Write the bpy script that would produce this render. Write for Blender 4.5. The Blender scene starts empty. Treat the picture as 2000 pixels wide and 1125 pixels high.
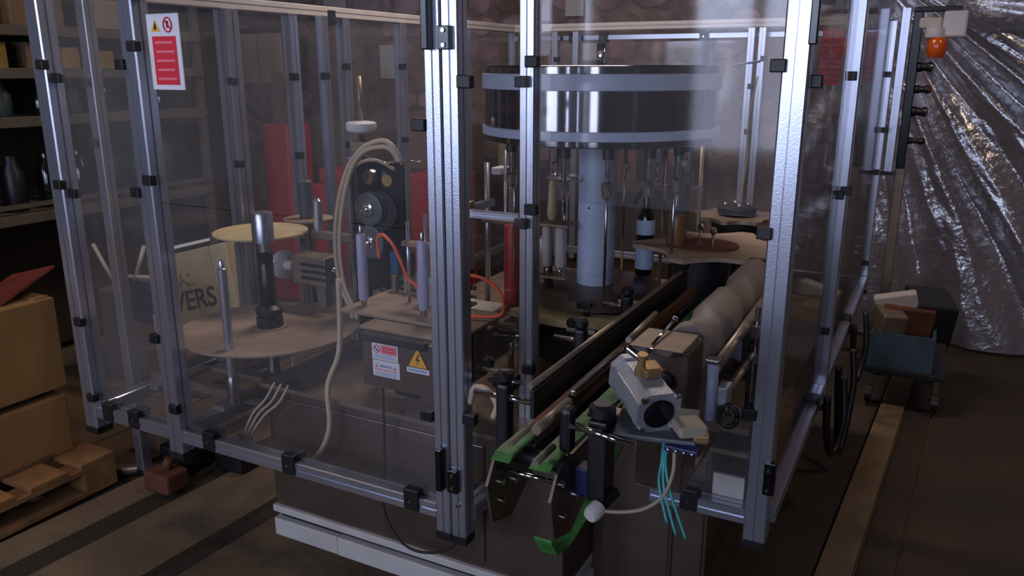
import bpy, bmesh, math, random
from mathutils import Vector, Matrix, noise
random.seed(7)
S = bpy.context.scene
COL = S.collection
R = math.radians
# ---------------------------------------------------------------- camera, world, light, exposure
cam_data = bpy.data.cameras.new('camera'); cam = bpy.data.objects.new('camera', cam_data); COL.objects.link(cam)
cam.location = (0, 0, 1.65); cam.rotation_euler = (R(90 - 15.22), 0, R(27.6))
cam_data.sensor_width = 36; cam_data.lens = 28.44; cam_data.clip_start = .02
S.camera = cam
S.view_settings.view_transform = 'Standard'; S.view_settings.look = 'None'
S.view_settings.gamma = 1; S.view_settings.use_curve_mapping = False
S.view_settings.exposure = 0.35
S.cycles.transparent_max_bounces = 48
S.cycles.max_bounces = 8
W = bpy.data.worlds.new('world'); S.world = W; W.use_nodes = True
W.node_tree.nodes['Background'].inputs[0].default_value = (.72, .68, .74, 1)
W.node_tree.nodes['Background'].inputs[1].default_value = .35
def area(name, loc, rot, sx, sy, power, color):
    l = bpy.data.lights.new(name, 'AREA'); l.shape = 'RECTANGLE'; l.size = sx; l.size_y = sy
    l.energy = power; l.color = color
    o = bpy.data.objects.new(name, l); COL.objects.link(o); o.location = loc; o.rotation_euler = rot
    return o
# daylight through the three windows of the wall behind the camera
for wx, ww in ((-3.5, 1.2), (-1.70, .45), (-1.12, .50), (.62, .7)):
    area('window_daylight', (wx, -3.04, 1.45), (R(90), 0, 0), ww, .95, 15 * ww, (.64, .73, 1))
    area('window_daylight', (wx, -3.04, 2.40), (R(90), 0, 0), ww, .90, 32 * ww, (.64, .73, 1))   # the panes that see the open sky
# an old warm ceiling lamp further down the shed, and one over the aisle
area('ceiling_lamp_glow', (-3.2, .8, 3.05), (0, 0, 0), .5, .2, 10, (1, .76, .54))
area('ceiling_lamp_glow', (1.4, 3.4, 3.05), (0, 0, 0), .5, .2, 12, (1, .76, .56))
area('ceiling_lamp_glow', (-1.6, 3.3, 3.15), (0, 0, 0), 1.2, .3, 34, (1, .84, .78))

# ---------------------------------------------------------------- materials
def lin(c):
    return tuple(((v / 255) / 12.92 if v / 255 <= .04045 else ((v / 255 + .055) / 1.055) ** 2.4) for v in c)
M = {}
def mat(name, c, rough=.6, metal=0, var=.18, scale=9, bump=0, bscale=60, c2=None, aniso=0, coat=0, trans=0):
    m = bpy.data.materials.new(name); m.use_nodes = True; nt = m.node_tree; n = nt.nodes; l = nt.links
    b = n['Principled BSDF']; b.inputs['Roughness'].default_value = rough; b.inputs['Metallic'].default_value = metal
    if aniso: b.inputs['Anisotropic'].default_value = aniso
    if coat: b.inputs['Coat Weight'].default_value = coat
    if trans: b.inputs['Transmission Weight'].default_value = trans
    tc = n.new('ShaderNodeTexCoord')
    nz = n.new('ShaderNodeTexNoise'); nz.inputs['Scale'].default_value = scale; nz.inputs['Detail'].default_value = 6
    l.new(tc.outputs['Object'], nz.inputs['Vector'])
    r = n.new('ShaderNodeValToRGB'); a = lin(c)
    d = lin(c2) if c2 else tuple(v * (1 - var * 2) for v in a)
    r.color_ramp.elements[0].color = (*[max(v, 0) for v in d], 1); r.color_ramp.elements[1].color = (*a, 1)
    r.color_ramp.elements[0].position = .3; r.color_ramp.elements[1].position = .68
    l.new(nz.outputs[0], r.inputs[0]); l.new(r.outputs[0], b.inputs['Base Color'])
    if bump:
        nb = n.new('ShaderNodeTexNoise'); nb.inputs['Scale'].default_value = bscale; nb.inputs['Detail'].default_value = 5
        l.new(tc.outputs['Object'], nb.inputs['Vector'])
        bp = n.new('ShaderNodeBump'); bp.inputs['Strength'].default_value = bump; bp.inputs['Distance'].default_value = .01
        l.new(nb.outputs[0], bp.inputs['Height']); l.new(bp.outputs[0], b.inputs['Normal'])
    M[name] = m; return m
mat('aluminium', (200, 204, 220), .28, .9, .06, 5, .04, 220)
mat('steel', (175, 172, 170), .2, 1, .08, 4)
mat('drum_steel', (150, 148, 156), .09, 1, .05, 3)
mat('chrome', (225, 225, 230), .1, 1, .03)
mat('dusty_steel', (150, 134, 118), .45, .65, .15, 14)
mat('brown_steel', (120, 104, 94), .36, .75, .12, 6)
mat('black', (22, 22, 26), .45, 0, .2, 20)
mat('black_gloss', (12, 13, 18), .2, 0, .1, 20)
mat('grey_plastic', (84, 86, 94), .5)
mat('white_plastic', (205, 205, 212), .4, 0, .05)
mat('pale_blue_plastic', (182, 196, 224), .38, 0, .04)
mat('lavender', (160, 160, 192), .4, 0, .05)
mat('dust_disc', (150, 130, 112), .75, 0, .12, 16, .15, 90)
mat('cream', (196, 178, 138), .6, 0, .1)
mat('hose', (188, 170, 146), .45, 0, .08)
mat('orange', (235, 92, 50), .4, 0, .05)
mat('teal', (60, 150, 150), .4, 0, .05)
mat('blue', (30, 84, 124), .4)
mat('green_belt', (70, 132, 62), .5, 0, .22, 22)
mat('red', (186, 30, 44), .45, 0, .15, 5)
mat('red_brown', (116, 44, 34), .6)
mat('rust', (104, 62, 42), .7, .2, .2, 12)
mat('brass', (170, 138, 96), .45, .7, .15, 20)
mat('cast_alu', (172, 174, 182), .5, .65, .12, 30, .12, 160)
mat('carton', (156, 116, 66), .85, 0, .12, 7, .1, 60)
mat('carton_dull', (118, 92, 70), .85, 0, .12, 7)
mat('wood', (150, 108, 66), .8, 0, .2, 14, .2, 40)
mat('board', (150, 138, 122), .7, 0, .08, 4)
mat('board_pale', (206, 190, 146), .75, 0, .08, 4)
mat('paper', (222, 220, 228), .6, 0, .03)
mat('off_white', (190, 184, 180), .6, 0, .06)
mat('sign_red', (214, 34, 56), .5, 0, .04)
mat('sign_pink', (236, 120, 132), .5, 0, .04)
mat('sign_yellow', (240, 170, 40), .5, 0, .04)
mat('sign_black', (20, 18, 20), .5)
mat('sign_blue', (140, 170, 215), .5)
mat('amber', (224, 96, 30), .2, 0, .1, 10, 0, 60, None, 0, .5)
mat('amber_dark', (150, 92, 40), .3, 0, .1)
mat('crate_blue', (62, 82, 96), .6, 0, .2)
mat('navy', (26, 34, 84), .5)
mat('dark_green', (34, 52, 44), .6)
mat('shelf_steel', (88, 80, 68), .6, .2, .1)
mat('glass_dark', (16, 24, 18), .12, 0, .1, 10, 0, 60, None, 0, .5)
mat('yellow_pack', (150, 118, 44), .6, 0, .25, 12)
mat('yellow_green', (150, 160, 50), .7, 0, .3, 20)
mat('floor_concrete', (112, 92, 70), .82, 0, .2, 2.2, .35, 30, (70, 56, 42))
mat('floor_lit', (118, 98, 76), .85, 0, .2, 3, .35, 34, (92, 76, 58))  # concrete lightened to paint in the streaks of light
mat('floor_shade', (58, 45, 34), .85, 0, .2, 3, .35, 30, (40, 31, 24))  # concrete darkened to paint in the shadow streaks
mat('stone', (158, 128, 118), .9, 0, .2, 5, .7, 18, (92, 70, 56))
mat('stone_pink', (182, 146, 146), .9, 0, .2, 5, .6, 18, (112, 84, 76))
mat('stone_dark', (96, 74, 58), .92, 0, .2, 6, .7, 18, (62, 46, 34))
mat('mortar', (148, 120, 108), .95, 0, .2, 4, .8, 16, (80, 62, 50))
mat('plaster_dark', (88, 72, 60), .95, 0, .2, 3, .6, 14, (58, 47, 38))
mat('ceiling_wood', (60, 46, 36), .9, 0, .2, 4)
# matte dusty cylinder with helical grooves is geometry; its cloth-like grey:
mat('screw_grey', (128, 116, 108), .6, 0, .1, 14)

def clear(name, tint, gloss=.055, haze=.035, rough=.06):
    m = bpy.data.materials.new(name); m.use_nodes = True; nt = m.node_tree; n = nt.nodes; l = nt.links
    n.remove(n['Principled BSDF']); out = n['Material Output']
    t = n.new('ShaderNodeBsdfTransparent'); t.inputs[0].default_value = (*tint, 1)
    g = n.new('ShaderNodeBsdfGlossy'); g.inputs['Roughness'].default_value = rough; g.inputs[0].default_value = (.5, .5, .52, 1)
    d = n.new('ShaderNodeBsdfDiffuse'); d.inputs[0].default_value = (.75, .74, .78, 1)
    tc = n.new('ShaderNodeTexCoord'); nz = n.new('ShaderNodeTexNoise'); nz.inputs['Scale'].default_value = 3.5; nz.inputs['Detail'].default_value = 8
    l.new(tc.outputs['Object'], nz.inputs['Vector'])
    mul = n.new('ShaderNodeMath'); mul.operation = 'MULTIPLY'; mul.inputs[1].default_value = haze * 2; l.new(nz.outputs[0], mul.inputs[0])
    m1 = n.new('ShaderNodeMixShader'); l.new(mul.outputs[0], m1.inputs[0]); l.new(t.outputs[0], m1.inputs[1]); l.new(d.outputs[0], m1.inputs[2])
    fr = n.new('ShaderNodeFresnel'); ge = n.new('ShaderNodeNewGeometry')      # same reflectance on both faces of the thin pane
    mr = n.new('ShaderNodeMapRange'); mr.inputs['To Min'].default_value = 1.45; mr.inputs['To Max'].default_value = 1/1.45
    l.new(ge.outputs['Backfacing'], mr.inputs['Value']); l.new(mr.outputs[0], fr.inputs[0])
    m2 = n.new('ShaderNodeMixShader'); l.new(fr.outputs[0], m2.inputs[0]); l.new(m1.outputs[0], m2.inputs[1]); l.new(g.outputs[0], m2.inputs[2])
    l.new(m2.outputs[0], out.inputs[0]); M[name] = m; return m
clear('plexi', (.975, .97, .965), haze=.028)
clear('bottle_glass', (.75, .8, .78), haze=.03)
def sheet_mat():
    m = bpy.data.materials.new('plastic_film'); m.use_nodes = True; nt = m.node_tree; n = nt.nodes; l = nt.links
    n.remove(n['Principled BSDF']); out = n['Material Output']
    t = n.new('ShaderNodeBsdfTransparent'); t.inputs[0].default_value = (.92, .92, .94, 1)
    g = n.new('ShaderNodeBsdfGlossy'); g.inputs['Roughness'].default_value = .22; g.inputs[0].default_value = (.95, .95, 1, 1)
    d = n.new('ShaderNodeBsdfDiffuse'); d.inputs[0].default_value = (.40, .39, .50, 1)
    tc = n.new('ShaderNodeTexCoord'); nz = n.new('ShaderNodeTexNoise'); nz.inputs['Scale'].default_value = 26; nz.inputs['Detail'].default_value = 4
    l.new(tc.outputs['Object'], nz.inputs['Vector'])
    bp = n.new('ShaderNodeBump'); bp.inputs['Strength'].default_value = .4; bp.inputs['Distance'].default_value = .02
    l.new(nz.outputs[0], bp.inputs['Height']); l.new(bp.outputs[0], g.inputs['Normal']); l.new(bp.outputs[0], d.inputs['Normal'])
    a = n.new('ShaderNodeMixShader'); a.inputs[0].default_value = .42; l.new(t.outputs[0], a.inputs[1]); l.new(d.outputs[0], a.inputs[2])
    b = n.new('ShaderNodeMixShader'); b.inputs[0].default_value = .42; l.new(a.outputs[0], b.inputs[1]); l.new(g.outputs[0], b.inputs[2])
    l.new(b.outputs[0], out.inputs[0]); M['film'] = m
sheet_mat()

# ---------------------------------------------------------------- geometry helpers
class MB:
    def __init__(s): s.b = bmesh.new()
    def box(s, x0, x1, y0, y1, z0, z1, bev=0, rot=None):
        c = Vector(((x0+x1)/2, (y0+y1)/2, (z0+z1)/2)); t = bmesh.new()
        bmesh.ops.create_cube(t, size=1, matrix=Matrix.Diagonal((x1-x0, y1-y0, z1-z0, 1)))
        if bev: bmesh.ops.bevel(t, geom=t.edges[:], offset=bev, segments=2, profile=.5, affect='EDGES')
        m = Matrix.Translation(c)
        if rot: m = m @ Matrix.Rotation(R(rot[2]), 4, 'Z') @ Matrix.Rotation(R(rot[1]), 4, 'Y') @ Matrix.Rotation(R(rot[0]), 4, 'X')
        s._add(t, m); return s
    def _add(s, t, m=None):
        if m is not None: bmesh.ops.transform(t, matrix=m, verts=t.verts)
        me = bpy.data.meshes.new('tmp'); t.to_mesh(me); t.free(); s.b.from_mesh(me); bpy.data.meshes.remove(me)
    def cyl(s, p0, p1, r, r2=None, n=20, caps=True):
        p0 = Vector(p0); p1 = Vector(p1); d = p1-p0; t = bmesh.new()
        bmesh.ops.create_cone(t, cap_ends=caps, segments=n, radius1=r, radius2=r if r2 is None else r2, depth=d.length)
        for f in t.faces: f.smooth = len(f.verts) == 4
        s._add(t, Matrix.Translation((p0+p1)/2) @ d.to_track_quat('Z', 'Y').to_matrix().to_4x4()); return s
    def lathe(s, prof, org=(0, 0, 0), axis=(0, 0, 1), n=32):
        """prof: (r, h) points along the axis, closed at the ends"""
        t = bmesh.new(); rings = []
        for r, h in prof:
            rings.append([t.verts.new((max(r, 1e-4)*math.cos(2*math.pi*i/n), max(r, 1e-4)*math.sin(2*math.pi*i/n), h)) for i in range(n)])
        for a, b in zip(rings, rings[1:]):
            for i in range(n):
                f = t.faces.new((a[i], a[(i+1) % n], b[(i+1) % n], b[i])); f.smooth = True
        t.faces.new(rings[0][::-1]); t.faces.new(rings[-1])
        bmesh.ops.recalc_face_normals(t, faces=t.faces)
        for e in t.edges:
            if len(e.link_faces) == 2 and e.calc_face_angle(0) > .6: e.smooth = False
        s._add(t, Matrix.Translation(org) @ Vector(axis).to_track_quat('Z', 'Y').to_matrix().to_4x4()); return s
    def tube(s, pts, r, n=8, sub=6):
        P = [Vector(p) for p in pts]
        if sub > 1 and len(P) > 2:
            Q = []
            for i in range(len(P)-1):
                a = P[max(i-1, 0)]; b = P[i]; c = P[i+1]; d = P[min(i+2, len(P)-1)]
                for k in range(sub):
                    u = k/sub
                    Q.append(.5*((2*b)+(c-a)*u+(2*a-5*b+4*c-d)*u*u+(3*b-a-3*c+d)*u**3))
            Q.append(P[-1]); P = Q
        t = bmesh.new(); rings = []; up = Vector((.13, .21, .97)).normalized()
        for i, p in enumerate(P):
            d = (P[min(i+1, len(P)-1)]-P[max(i-1, 0)]).normalized()
            x = up-d*up.dot(d)
            if x.length < .05: x = d.orthogonal()
            x.normalize(); up = x; y = d.cross(x)
            rings.append([t.verts.new(p+r*(math.cos(2*math.pi*k/n)*x+math.sin(2*math.pi*k/n)*y)) for k in range(n)])
        for a, b in zip(rings, rings[1:]):
            for i in range(n):
                f = t.faces.new((a[i], a[(i+1) % n], b[(i+1) % n], b[i])); f.smooth = True
        t.faces.new(rings[0][::-1]); t.faces.new(rings[-1]); s._add(t); return s
    def prism(s, pts, z0, z1, m=None):
        """polygon in xy, extruded z0..z1, then matrix m"""
        t = bmesh.new(); a = [t.verts.new((x, y, z0)) for x, y in pts]; b = [t.verts.new((x, y, z1)) for x, y in pts]; n = len(pts)
        t.faces.new(a[::-1]); t.faces.new(b)
        for i in range(n): t.faces.new((a[i], a[(i+1) % n], b[(i+1) % n], b[i]))
        bmesh.ops.recalc_face_normals(t, faces=t.faces); s._add(t, m); return s
    def sph(s, c, r, sx=1, sy=1, sz=1):
        t = bmesh.new(); bmesh.ops.create_uvsphere(t, u_segments=16, v_segments=10, radius=r)
        for f in t.faces: f.smooth = True
        s._add(t, Matrix.Translation(c) @ Matrix.Diagonal((sx, sy, sz, 1))); return s
    def build(s, name, material, parent=None, label=None):
        o0 = origin(parent) if parent else Vector((0, 0, 0))
        if parent is None:
            # origin at the base centre of the mesh
            xs = [v.co for v in s.b.verts]
            o0 = Vector(((min(v.x for v in xs)+max(v.x for v in xs))/2, (min(v.y for v in xs)+max(v.y for v in xs))/2, min(v.z for v in xs)))
        for v in s.b.verts: v.co -= o0
        me = bpy.data.meshes.new(name); s.b.to_mesh(me); s.b.free(); me.materials.append(M[material])
        o = bpy.data.objects.new(name, me); COL.objects.link(o)
        if parent: o.parent = parent
        else: o.location = o0
        if label: o['label'] = label
        return o
def origin(o):
    v = Vector((0, 0, 0))
    while o: v += o.location; o = o.parent
    return v
def tag(o, label=None, cat=None, group=None, kind=None):
    if label: o['label'] = label
    if cat: o['category'] = cat
    if group: o['group'] = group
    if kind: o['kind'] = kind
    return o
def thing(name, loc, label, cat, group=None):
    o = bpy.data.objects.new(name, None); COL.objects.link(o); o.location = loc; o.empty_display_size = .05
    return tag(o, label, cat, group)
def copy_tree(o, parent=None):
    c = o.copy(); COL.objects.link(c); c.parent = parent
    for ch in list(o.children): copy_tree(ch, c)
    return c
def piece(src, name, parent, loc):
    o = bpy.data.objects.new(name, src); COL.objects.link(o); o.parent = parent; o.location = loc; return o
def bx(*a, **k): return MB().box(*a, **k)
def cy(*a, **k): return MB().cyl(*a, **k)
def letters(txt, size, m, parent, name='lettering', material='sign_black', depth=.0008):
    c = bpy.data.curves.new(name, 'FONT'); c.body = txt; c.size = size; c.offset = size*.02; c.extrude = depth; c.align_x = 'CENTER'; c.align_y = 'CENTER'
    t = bpy.data.objects.new(name, c); COL.objects.link(t)
    bpy.context.view_layer.update()
    me = bpy.data.meshes.new_from_object(t.evaluated_get(bpy.context.evaluated_depsgraph_get()))
    bpy.data.objects.remove(t); me.materials.clear(); me.materials.append(M[material]); me.transform(m)
    o0 = origin(parent); me.transform(Matrix.Translation(-o0))
    o = bpy.data.objects.new(name, me); COL.objects.link(o); o.parent = parent; return o

def profile_pts(w):
    """cross-section of a slotted aluminium extrusion, a slot in the middle of each side"""
    h = w/2; s = w*.055; d = w*.10; b = w*.07
    q = [(h-b, -h), (h, -h+b), (h, -s), (h-d, -s), (h-d, s), (h, s)]
    pts = []
    for k in range(4):
        a = k*math.pi/2; c, sn = round(math.cos(a)), round(math.sin(a))
        pts += [(x*c-y*sn, x*sn+y*c) for x, y in q]
    return pts
def extr(mb, p0, p1, w=.045, w2=None):
    p0 = Vector(p0); p1 = Vector(p1); d = p1-p0
    pts = profile_pts(w)
    if w2: pts = [(x*(w2/w), y) for x, y in pts]
    ax = Vector((0, 0, 1)) if abs(d.z) > d.length*.7 else d.normalized()
    if abs(d.z) > d.length*.7: m = Matrix.Translation(p0)
    else:
        z = d.normalized(); y = Vector((0, 0, 1)); x = y.cross(z).normalized()
        m = Matrix.Translation(p0) @ Matrix((x, z.cross(x), z)).transposed().to_4x4()
    return mb.prism(pts, 0, d.length, m)

# ---------------------------------------------------------------- room shell
X0, X1, Y0, Y1, ZC = -6.4, 2.6, -3.2, 6.3, 3.3
fl = bx(X0, X1, Y0, Y1, -.25, -.03).build('floor', 'floor_concrete'); tag(fl, kind='structure')
# floor strips whose pale and dark tones paint light streaks and soft shadows
D = Vector((math.sin(R(34.4-27.6+28.6-27.0)), 1, 0))
ang = math.atan2(1, math.tan(R(3.2)))
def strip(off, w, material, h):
    """painted light-and-shade strip: crosses y=1.5 at x=off, heading 8 degrees right of +Y"""
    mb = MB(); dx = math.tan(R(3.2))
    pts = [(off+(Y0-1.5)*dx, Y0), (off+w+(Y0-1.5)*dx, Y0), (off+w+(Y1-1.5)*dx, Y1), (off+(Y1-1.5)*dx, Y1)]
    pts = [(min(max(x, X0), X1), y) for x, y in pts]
    mb.prism(pts, -.05, h); o = mb.build('light_shade_strip', material, fl); return o
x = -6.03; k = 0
widths = [(.9, 'floor_concrete', -.006), (.8, 'floor_lit', 0), (.75, 'floor_concrete', -.004), (.30, 'floor_lit', 0), (.36, 'floor_concrete', -.003), (.10, 'floor_shade', -.02), (.18, 'floor_lit', 0), (.10, 'floor_shade', -.02), (.34, 'floor_lit', -.002), (.09, 'floor_shade', -.02),
          (.7, 'floor_concrete', -.004), (.82, 'floor_shade', -.006), (.33, 'floor_shade', -.012), (.12, 'floor_lit', -.003), (.12, 'floor_shade', -.02), (.7, 'floor_shade', -.01), (.9, 'floor_concrete', -.01), (1.2, 'floor_concrete', -.004), (1.2, 'floor_concrete', -.004)]
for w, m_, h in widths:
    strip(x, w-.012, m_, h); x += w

def rubble(x0, x1, z0, z1, place, parent, ids):
    """irregular rubble stones set in mortar, each a piece"""
    z = z0
    while z < z1:
        h = random.uniform(.13, .24); xx = x0+random.uniform(-.1, 0)
        while xx < x1:
            w = random.uniform(.16, .42); pts = []
            n = 8
            for i in range(n):
                a = 2*math.pi*(i+.5)/n
                sq = 1/max(abs(math.cos(a)), abs(math.sin(a)))
                rr = random.uniform(.84, 1.03)*min(sq, 1.3)
                pts.append((math.cos(a)*rr*w/2*.98, math.sin(a)*rr*h/2*.98))
            t = MB(); b = t.b; dz = random.uniform(.004, .022)
            lo = [b.verts.new((px, py, -.02)) for px, py in pts]
            mi = [b.verts.new((px*.97, py*.97, dz*.6)) for px, py in pts]
            hi = [b.verts.new((px*.86, py*.84, dz+random.uniform(-.006, .006))) for px, py in pts]
            ct = b.verts.new((0, 0, dz*1.1))
            for i in range(n):
                j = (i+1) % n
                for f in (b.faces.new((lo[i], lo[j], mi[j], mi[i])), b.faces.new((mi[i], mi[j], hi[j], hi[i])), b.faces.new((hi[i], hi[j], ct))): f.smooth = False
            bmesh.ops.transform(b, matrix=place(xx+w/2, z+h/2), verts=b.verts)
            o = t.build('stone', random.choice(ids), parent)
            xx += w*random.uniform(.98, 1.08)
        z += h
wb = tag(bx(X0, X1, Y1-.3, Y1, 0, ZC).build('wall_back', 'mortar'), kind='structure')
YB = Y1-.3
def on_back(x, z): return Matrix.Translation((x, YB, z)) @ Matrix.Rotation(R(90), 4, 'X')
rubble(-6.2, -.2, .9, 2.4, on_back, wb, ['stone', 'stone_pink', 'stone', 'stone_pink', 'mortar'])
wl = tag(bx(X0-.3, X0, Y0, Y1, 0, ZC).build('wall_left', 'plaster_dark'), kind='structure')
wr = tag(bx(X1, X1+.3, Y0, Y1, 0, ZC).build('wall_right', 'plaster_dark'), kind='structure')
cl = tag(bx(X0, X1, Y0, Y1, ZC, ZC+.1).build('ceiling', 'ceiling_wood'), kind='structure')
wf = MB(); wins = [(-3.5, 1.3), (-1.4, 1.2), (.62, .8)]
wf.box(X0, X1, Y0-.3, Y0, 0, .8).box(X0, X1, Y0-.3, Y0, 2.9, ZC)
e = X0
for c, w in wins: wf.box(e, c-w/2, Y0-.3, Y0, .8, 2.9); e = c+w/2
wf.box(e, X1, Y0-.3, Y0, .8, 2.9)
tag(wf.build('wall_front', 'plaster_dark'), kind='structure')
for i, (c, w) in enumerate(wins):
    f = MB()
    for a, b, z0, z1 in ((c-w/2, c-w/2+.05, .8, 2.9), (c+w/2-.05, c+w/2, .8, 2.9), (c-w/2, c+w/2, .8, .85), (c-w/2, c+w/2, 2.85, 2.9)):
        f.box(a, b, Y0-.06, Y0, z0, z1)
    o = f.build('window_%d' % (i+1), 'wood'); tag(o, kind='structure')
    bx(c-w/2+.05, c+w/2-.05, Y0-.04, Y0-.03, .85, 2.85).build('pane', 'plexi', o)

# ---------------------------------------------------------------- machine guard: aluminium posts and rails, acrylic panes
XL0, XL, XM, XP, XR = -2.5, -2.08, -1.035, -1.0, -.31
YF, YN, YBK = 1.65, 2.0, 4.8
ZB, ZT = .5, 1.885
guard = thing('machine_guard', (-1.4, 3.2, 0), 'tall guard enclosure of slotted aluminium posts and clear acrylic panes around the labelling machine', 'machine guard')
def clampblk(par, x, y, z, w=.036, h=.03, d=.024):
    c = bx(x-w/2, x+w/2, y-d/2, y+d/2, z-h/2, z+h/2, bev=.003).build('clamp', 'black', par)
    return c
def bolt(par, p, ax=(0, -1, 0), r=.004):
    cy(Vector(p), Vector(p)+Vector(ax)*.004, r, n=8).build('bolt', 'steel', par)
def post(x, y, z0=.44, z1=ZT+.6, w=.045, foot=True):
    m = MB(); extr(m, (x, y, z0), (x, y, z1), w); o = m.build('post', 'aluminium', guard)
    if foot: bx(x-w/2-.001, x+w/2+.001, y-w/2-.001, y+w/2+.001, z0-.022, z0+.004, bev=.002).build('end_cap', 'black', o)
    return o
def cb(par, pts, fy=-1):
    """clamps on a post: (dx, dy, z)"""
    base = par['xy']
    for dx, dy, z in pts: clampblk(par, base[0]+dx, base[1]+dy, z)
def P(x, y, cl, **k):
    o = post(x, y, **k); o['xy'] = (x, y)
    cb(o, cl); del o['xy']; return o
e_, f_ = .036, -.03
# front face
P(XL0, YF, w=.06, cl=[(.02, f_, 1.66), (.045, .0, 1.62), (.02, f_, 1.29), (.045, 0, 1.26), (.02, f_, .83), (.03, f_, .56)])
P(XL, YF, w=.06, cl=[(.025, f_, 1.71), (-.035, f_, 1.66), (.025, f_, 1.33), (-.035, f_, 1.29), (-.03, f_, .83), (.02, f_, .60)])
P(-2.80, 2.02, [(.0, f_, 1.60), (-.0, f_, 1.38)], w=.045, z0=.022, z1=ZT)
pm1 = P(XM-.024, YF, [(-.04, f_+.01, 1.52), (-.04, f_+.01, .775)])
pm2 = P(XM+.024, YF, [(.038, f_+.012, 1.62), (.038, f_+.012, .79)])
def hinge(par, x, y, z0, z1, side=-1):
    h = MB().box(x-.011, x+.008, y-.046, y-.022, z0, z1, bev=.003).build('hinge', 'black_gloss', par)
    return h
hinge(pm1, XM-.028, YF, 1.69, 1.98); g = MB().box(XM+.0, XM+.032, YF-.038, YF-.022, 1.69, 1.742, bev=.002).build('hinge_plate', 'black_gloss', pm2)
for zz in (1.70, 1.732): bolt(pm2, (XM+.018, YF-.038, zz), r=.005)
hinge(pm1, XM-.02, YF, .575, .695); MB().box(XM+.0, XM+.03, YF-.038, YF-.022, .575, .64, bev=.002).build('hinge_plate', 'black_gloss', pm2)
for zz in (.59, .627): bolt(pm2, (XM+.016, YF-.038, zz), r=.005)
bolt(pm2, (XM+.024, YF-.024, .535), r=.006)
pp = P(XP+.01, YN, [(.02, f_, 1.666), (-.01, f_, 1.615), (.02, f_, 1.276), (-.01, f_, 1.235), (.015, f_, .81)])
pr = P(XR, YN, [(-.036, f_, 1.655), (-.036, f_, 1.268), (-.036, f_, .80), (.038, .02, 1.62)], w=.06)
hinge(pr, XR+.034, YN+.012, 1.70, 1.99); hinge(pr, XR+.032, YN+.012, .585, .675); MB().box(XR+.012, XR+.034, YN-.036, YN-.02, .585, .675, bev=.002).build('hinge_plate', 'black_gloss', pr)
for zz in (.60, .655): bolt(pr, (XR+.023, YN-.036, zz), r=.005)
# right side posts going back
P(-.29, 3.03, [(.0, f_, 1.624), (.0, f_, 1.225), (0, f_, .731), (0.022, f_+.01, 1.24)], w=.055)
P(-.29, 4.84, [(.0, f_, 1.617), (.02, f_, 1.33), (0, f_, 1.105), (.0, f_, .60)], z1=ZT)
# left side posts going back
for y, cz in ((2.4, (1.6, 1.28)), (2.75, (1.613, 1.281, .9)), (3.1, (1.656, 1.3)), (3.55, (1.656, 1.29)), (4.2, (1.6,)), (4.8, (1.62, 1.28))):
    P(XL0, y, [(.03, f_+.004, c) for c in cz], z1=ZT-.02, w=.07 if y < 2.5 else .05)
P(-2.42, 2.86, [(.03, f_, 1.616)], z1=ZT-.02, w=.04)
# back posts
for x, cz in ((-2.2, (1.7,)), (-2.06, ()), (-1.0, (1.55, 1.3)), (-.94, (1.7,))): P(x, 4.8, [(.02, f_, c) for c in cz], z1=ZT-.02, w=.04)
def rail(p0, p1, w=.045, clamps=(), material='aluminium'):
    m = MB(); extr(m, p0, p1, w); o = m.build('rail', material, guard)
    for c in clamps:
        bx(c[0]-.024, c[0]+.024, c[1]-.028, c[1]+.028, c[2]-.028, c[2]+.034, bev=.003).build('clamp', 'black', o)
        bolt(o, (c[0], c[1]-.028, c[2]), r=.005)
    return o
rail((XL0+.022, YF, ZB), (XL-.022, YF, ZB), clamps=[(XL0+.09, YF, ZB+.01), (-2.28, YF, ZB+.01)])
rail((XL+.022, YF, ZB), (XM-.047, YF, ZB), clamps=[(-1.93, YF, ZB+.01), (-1.60, YF, ZB+.01), (-1.16, YF, ZB+.01)])
rail((XM+.03, YF+.02, ZB), (XM+.03, YN, ZB))
rail((XP+.03, YN, ZB), (XP+.09, YN, ZB))
rail((-.60, YN, ZB), (XR-.022, YN, ZB), clamps=[(-.49, YN, ZB+.01)])
rail((-.29, YN+.025, ZB), (-.29, 3.0, ZB), clamps=[(-.29, 2.82, ZB+.01)])
rail((-.29, 3.06, ZB), (-.29, 4.8, ZB), clamps=[(-.29, 3.9, ZB+.01)])
rail((XL0, YF+.022, ZB), (XL0, 4.78, ZB), clamps=[(XL0, 2.2, ZB+.01)])
rail((XL, YF+.022, ZB), (XL, 2.6, ZB))
rail((XL0+.022, 4.8, ZB), (-.31, 4.8, ZB))
rail((XL0, YF+.022, ZT+.005), (XL0, 4.82, ZT+.005), clamps=[(XL0, 3.0, ZT-.02), (XL0, 4.0, ZT-.02), (XL0, 2.1, ZT+.03)], material='off_white')
rail((XL0, 4.8, ZT+.005), (-.31, 4.8, ZT+.005), material='off_white')
rail((XL0, 4.86, ZT-.055), (-.31, 4.86, ZT-.055), .03, clamps=[(-1.28, 4.85, ZT-.06), (-1.9, 4.85, ZT-.06), (-2.1, 4.85, ZT-.06)])
rail((-.29, YN+.02, ZT+.35), (-.29, 4.8, ZT+.35))
# short arm bracket at the notch post
rail((-1.22, 1.99, 1.245), (XP-.015, 1.99, 1.245), .022)
rail((-1.22, 2.2, 1.245), (-1.22, 1.99, 1.245), .022)
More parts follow.
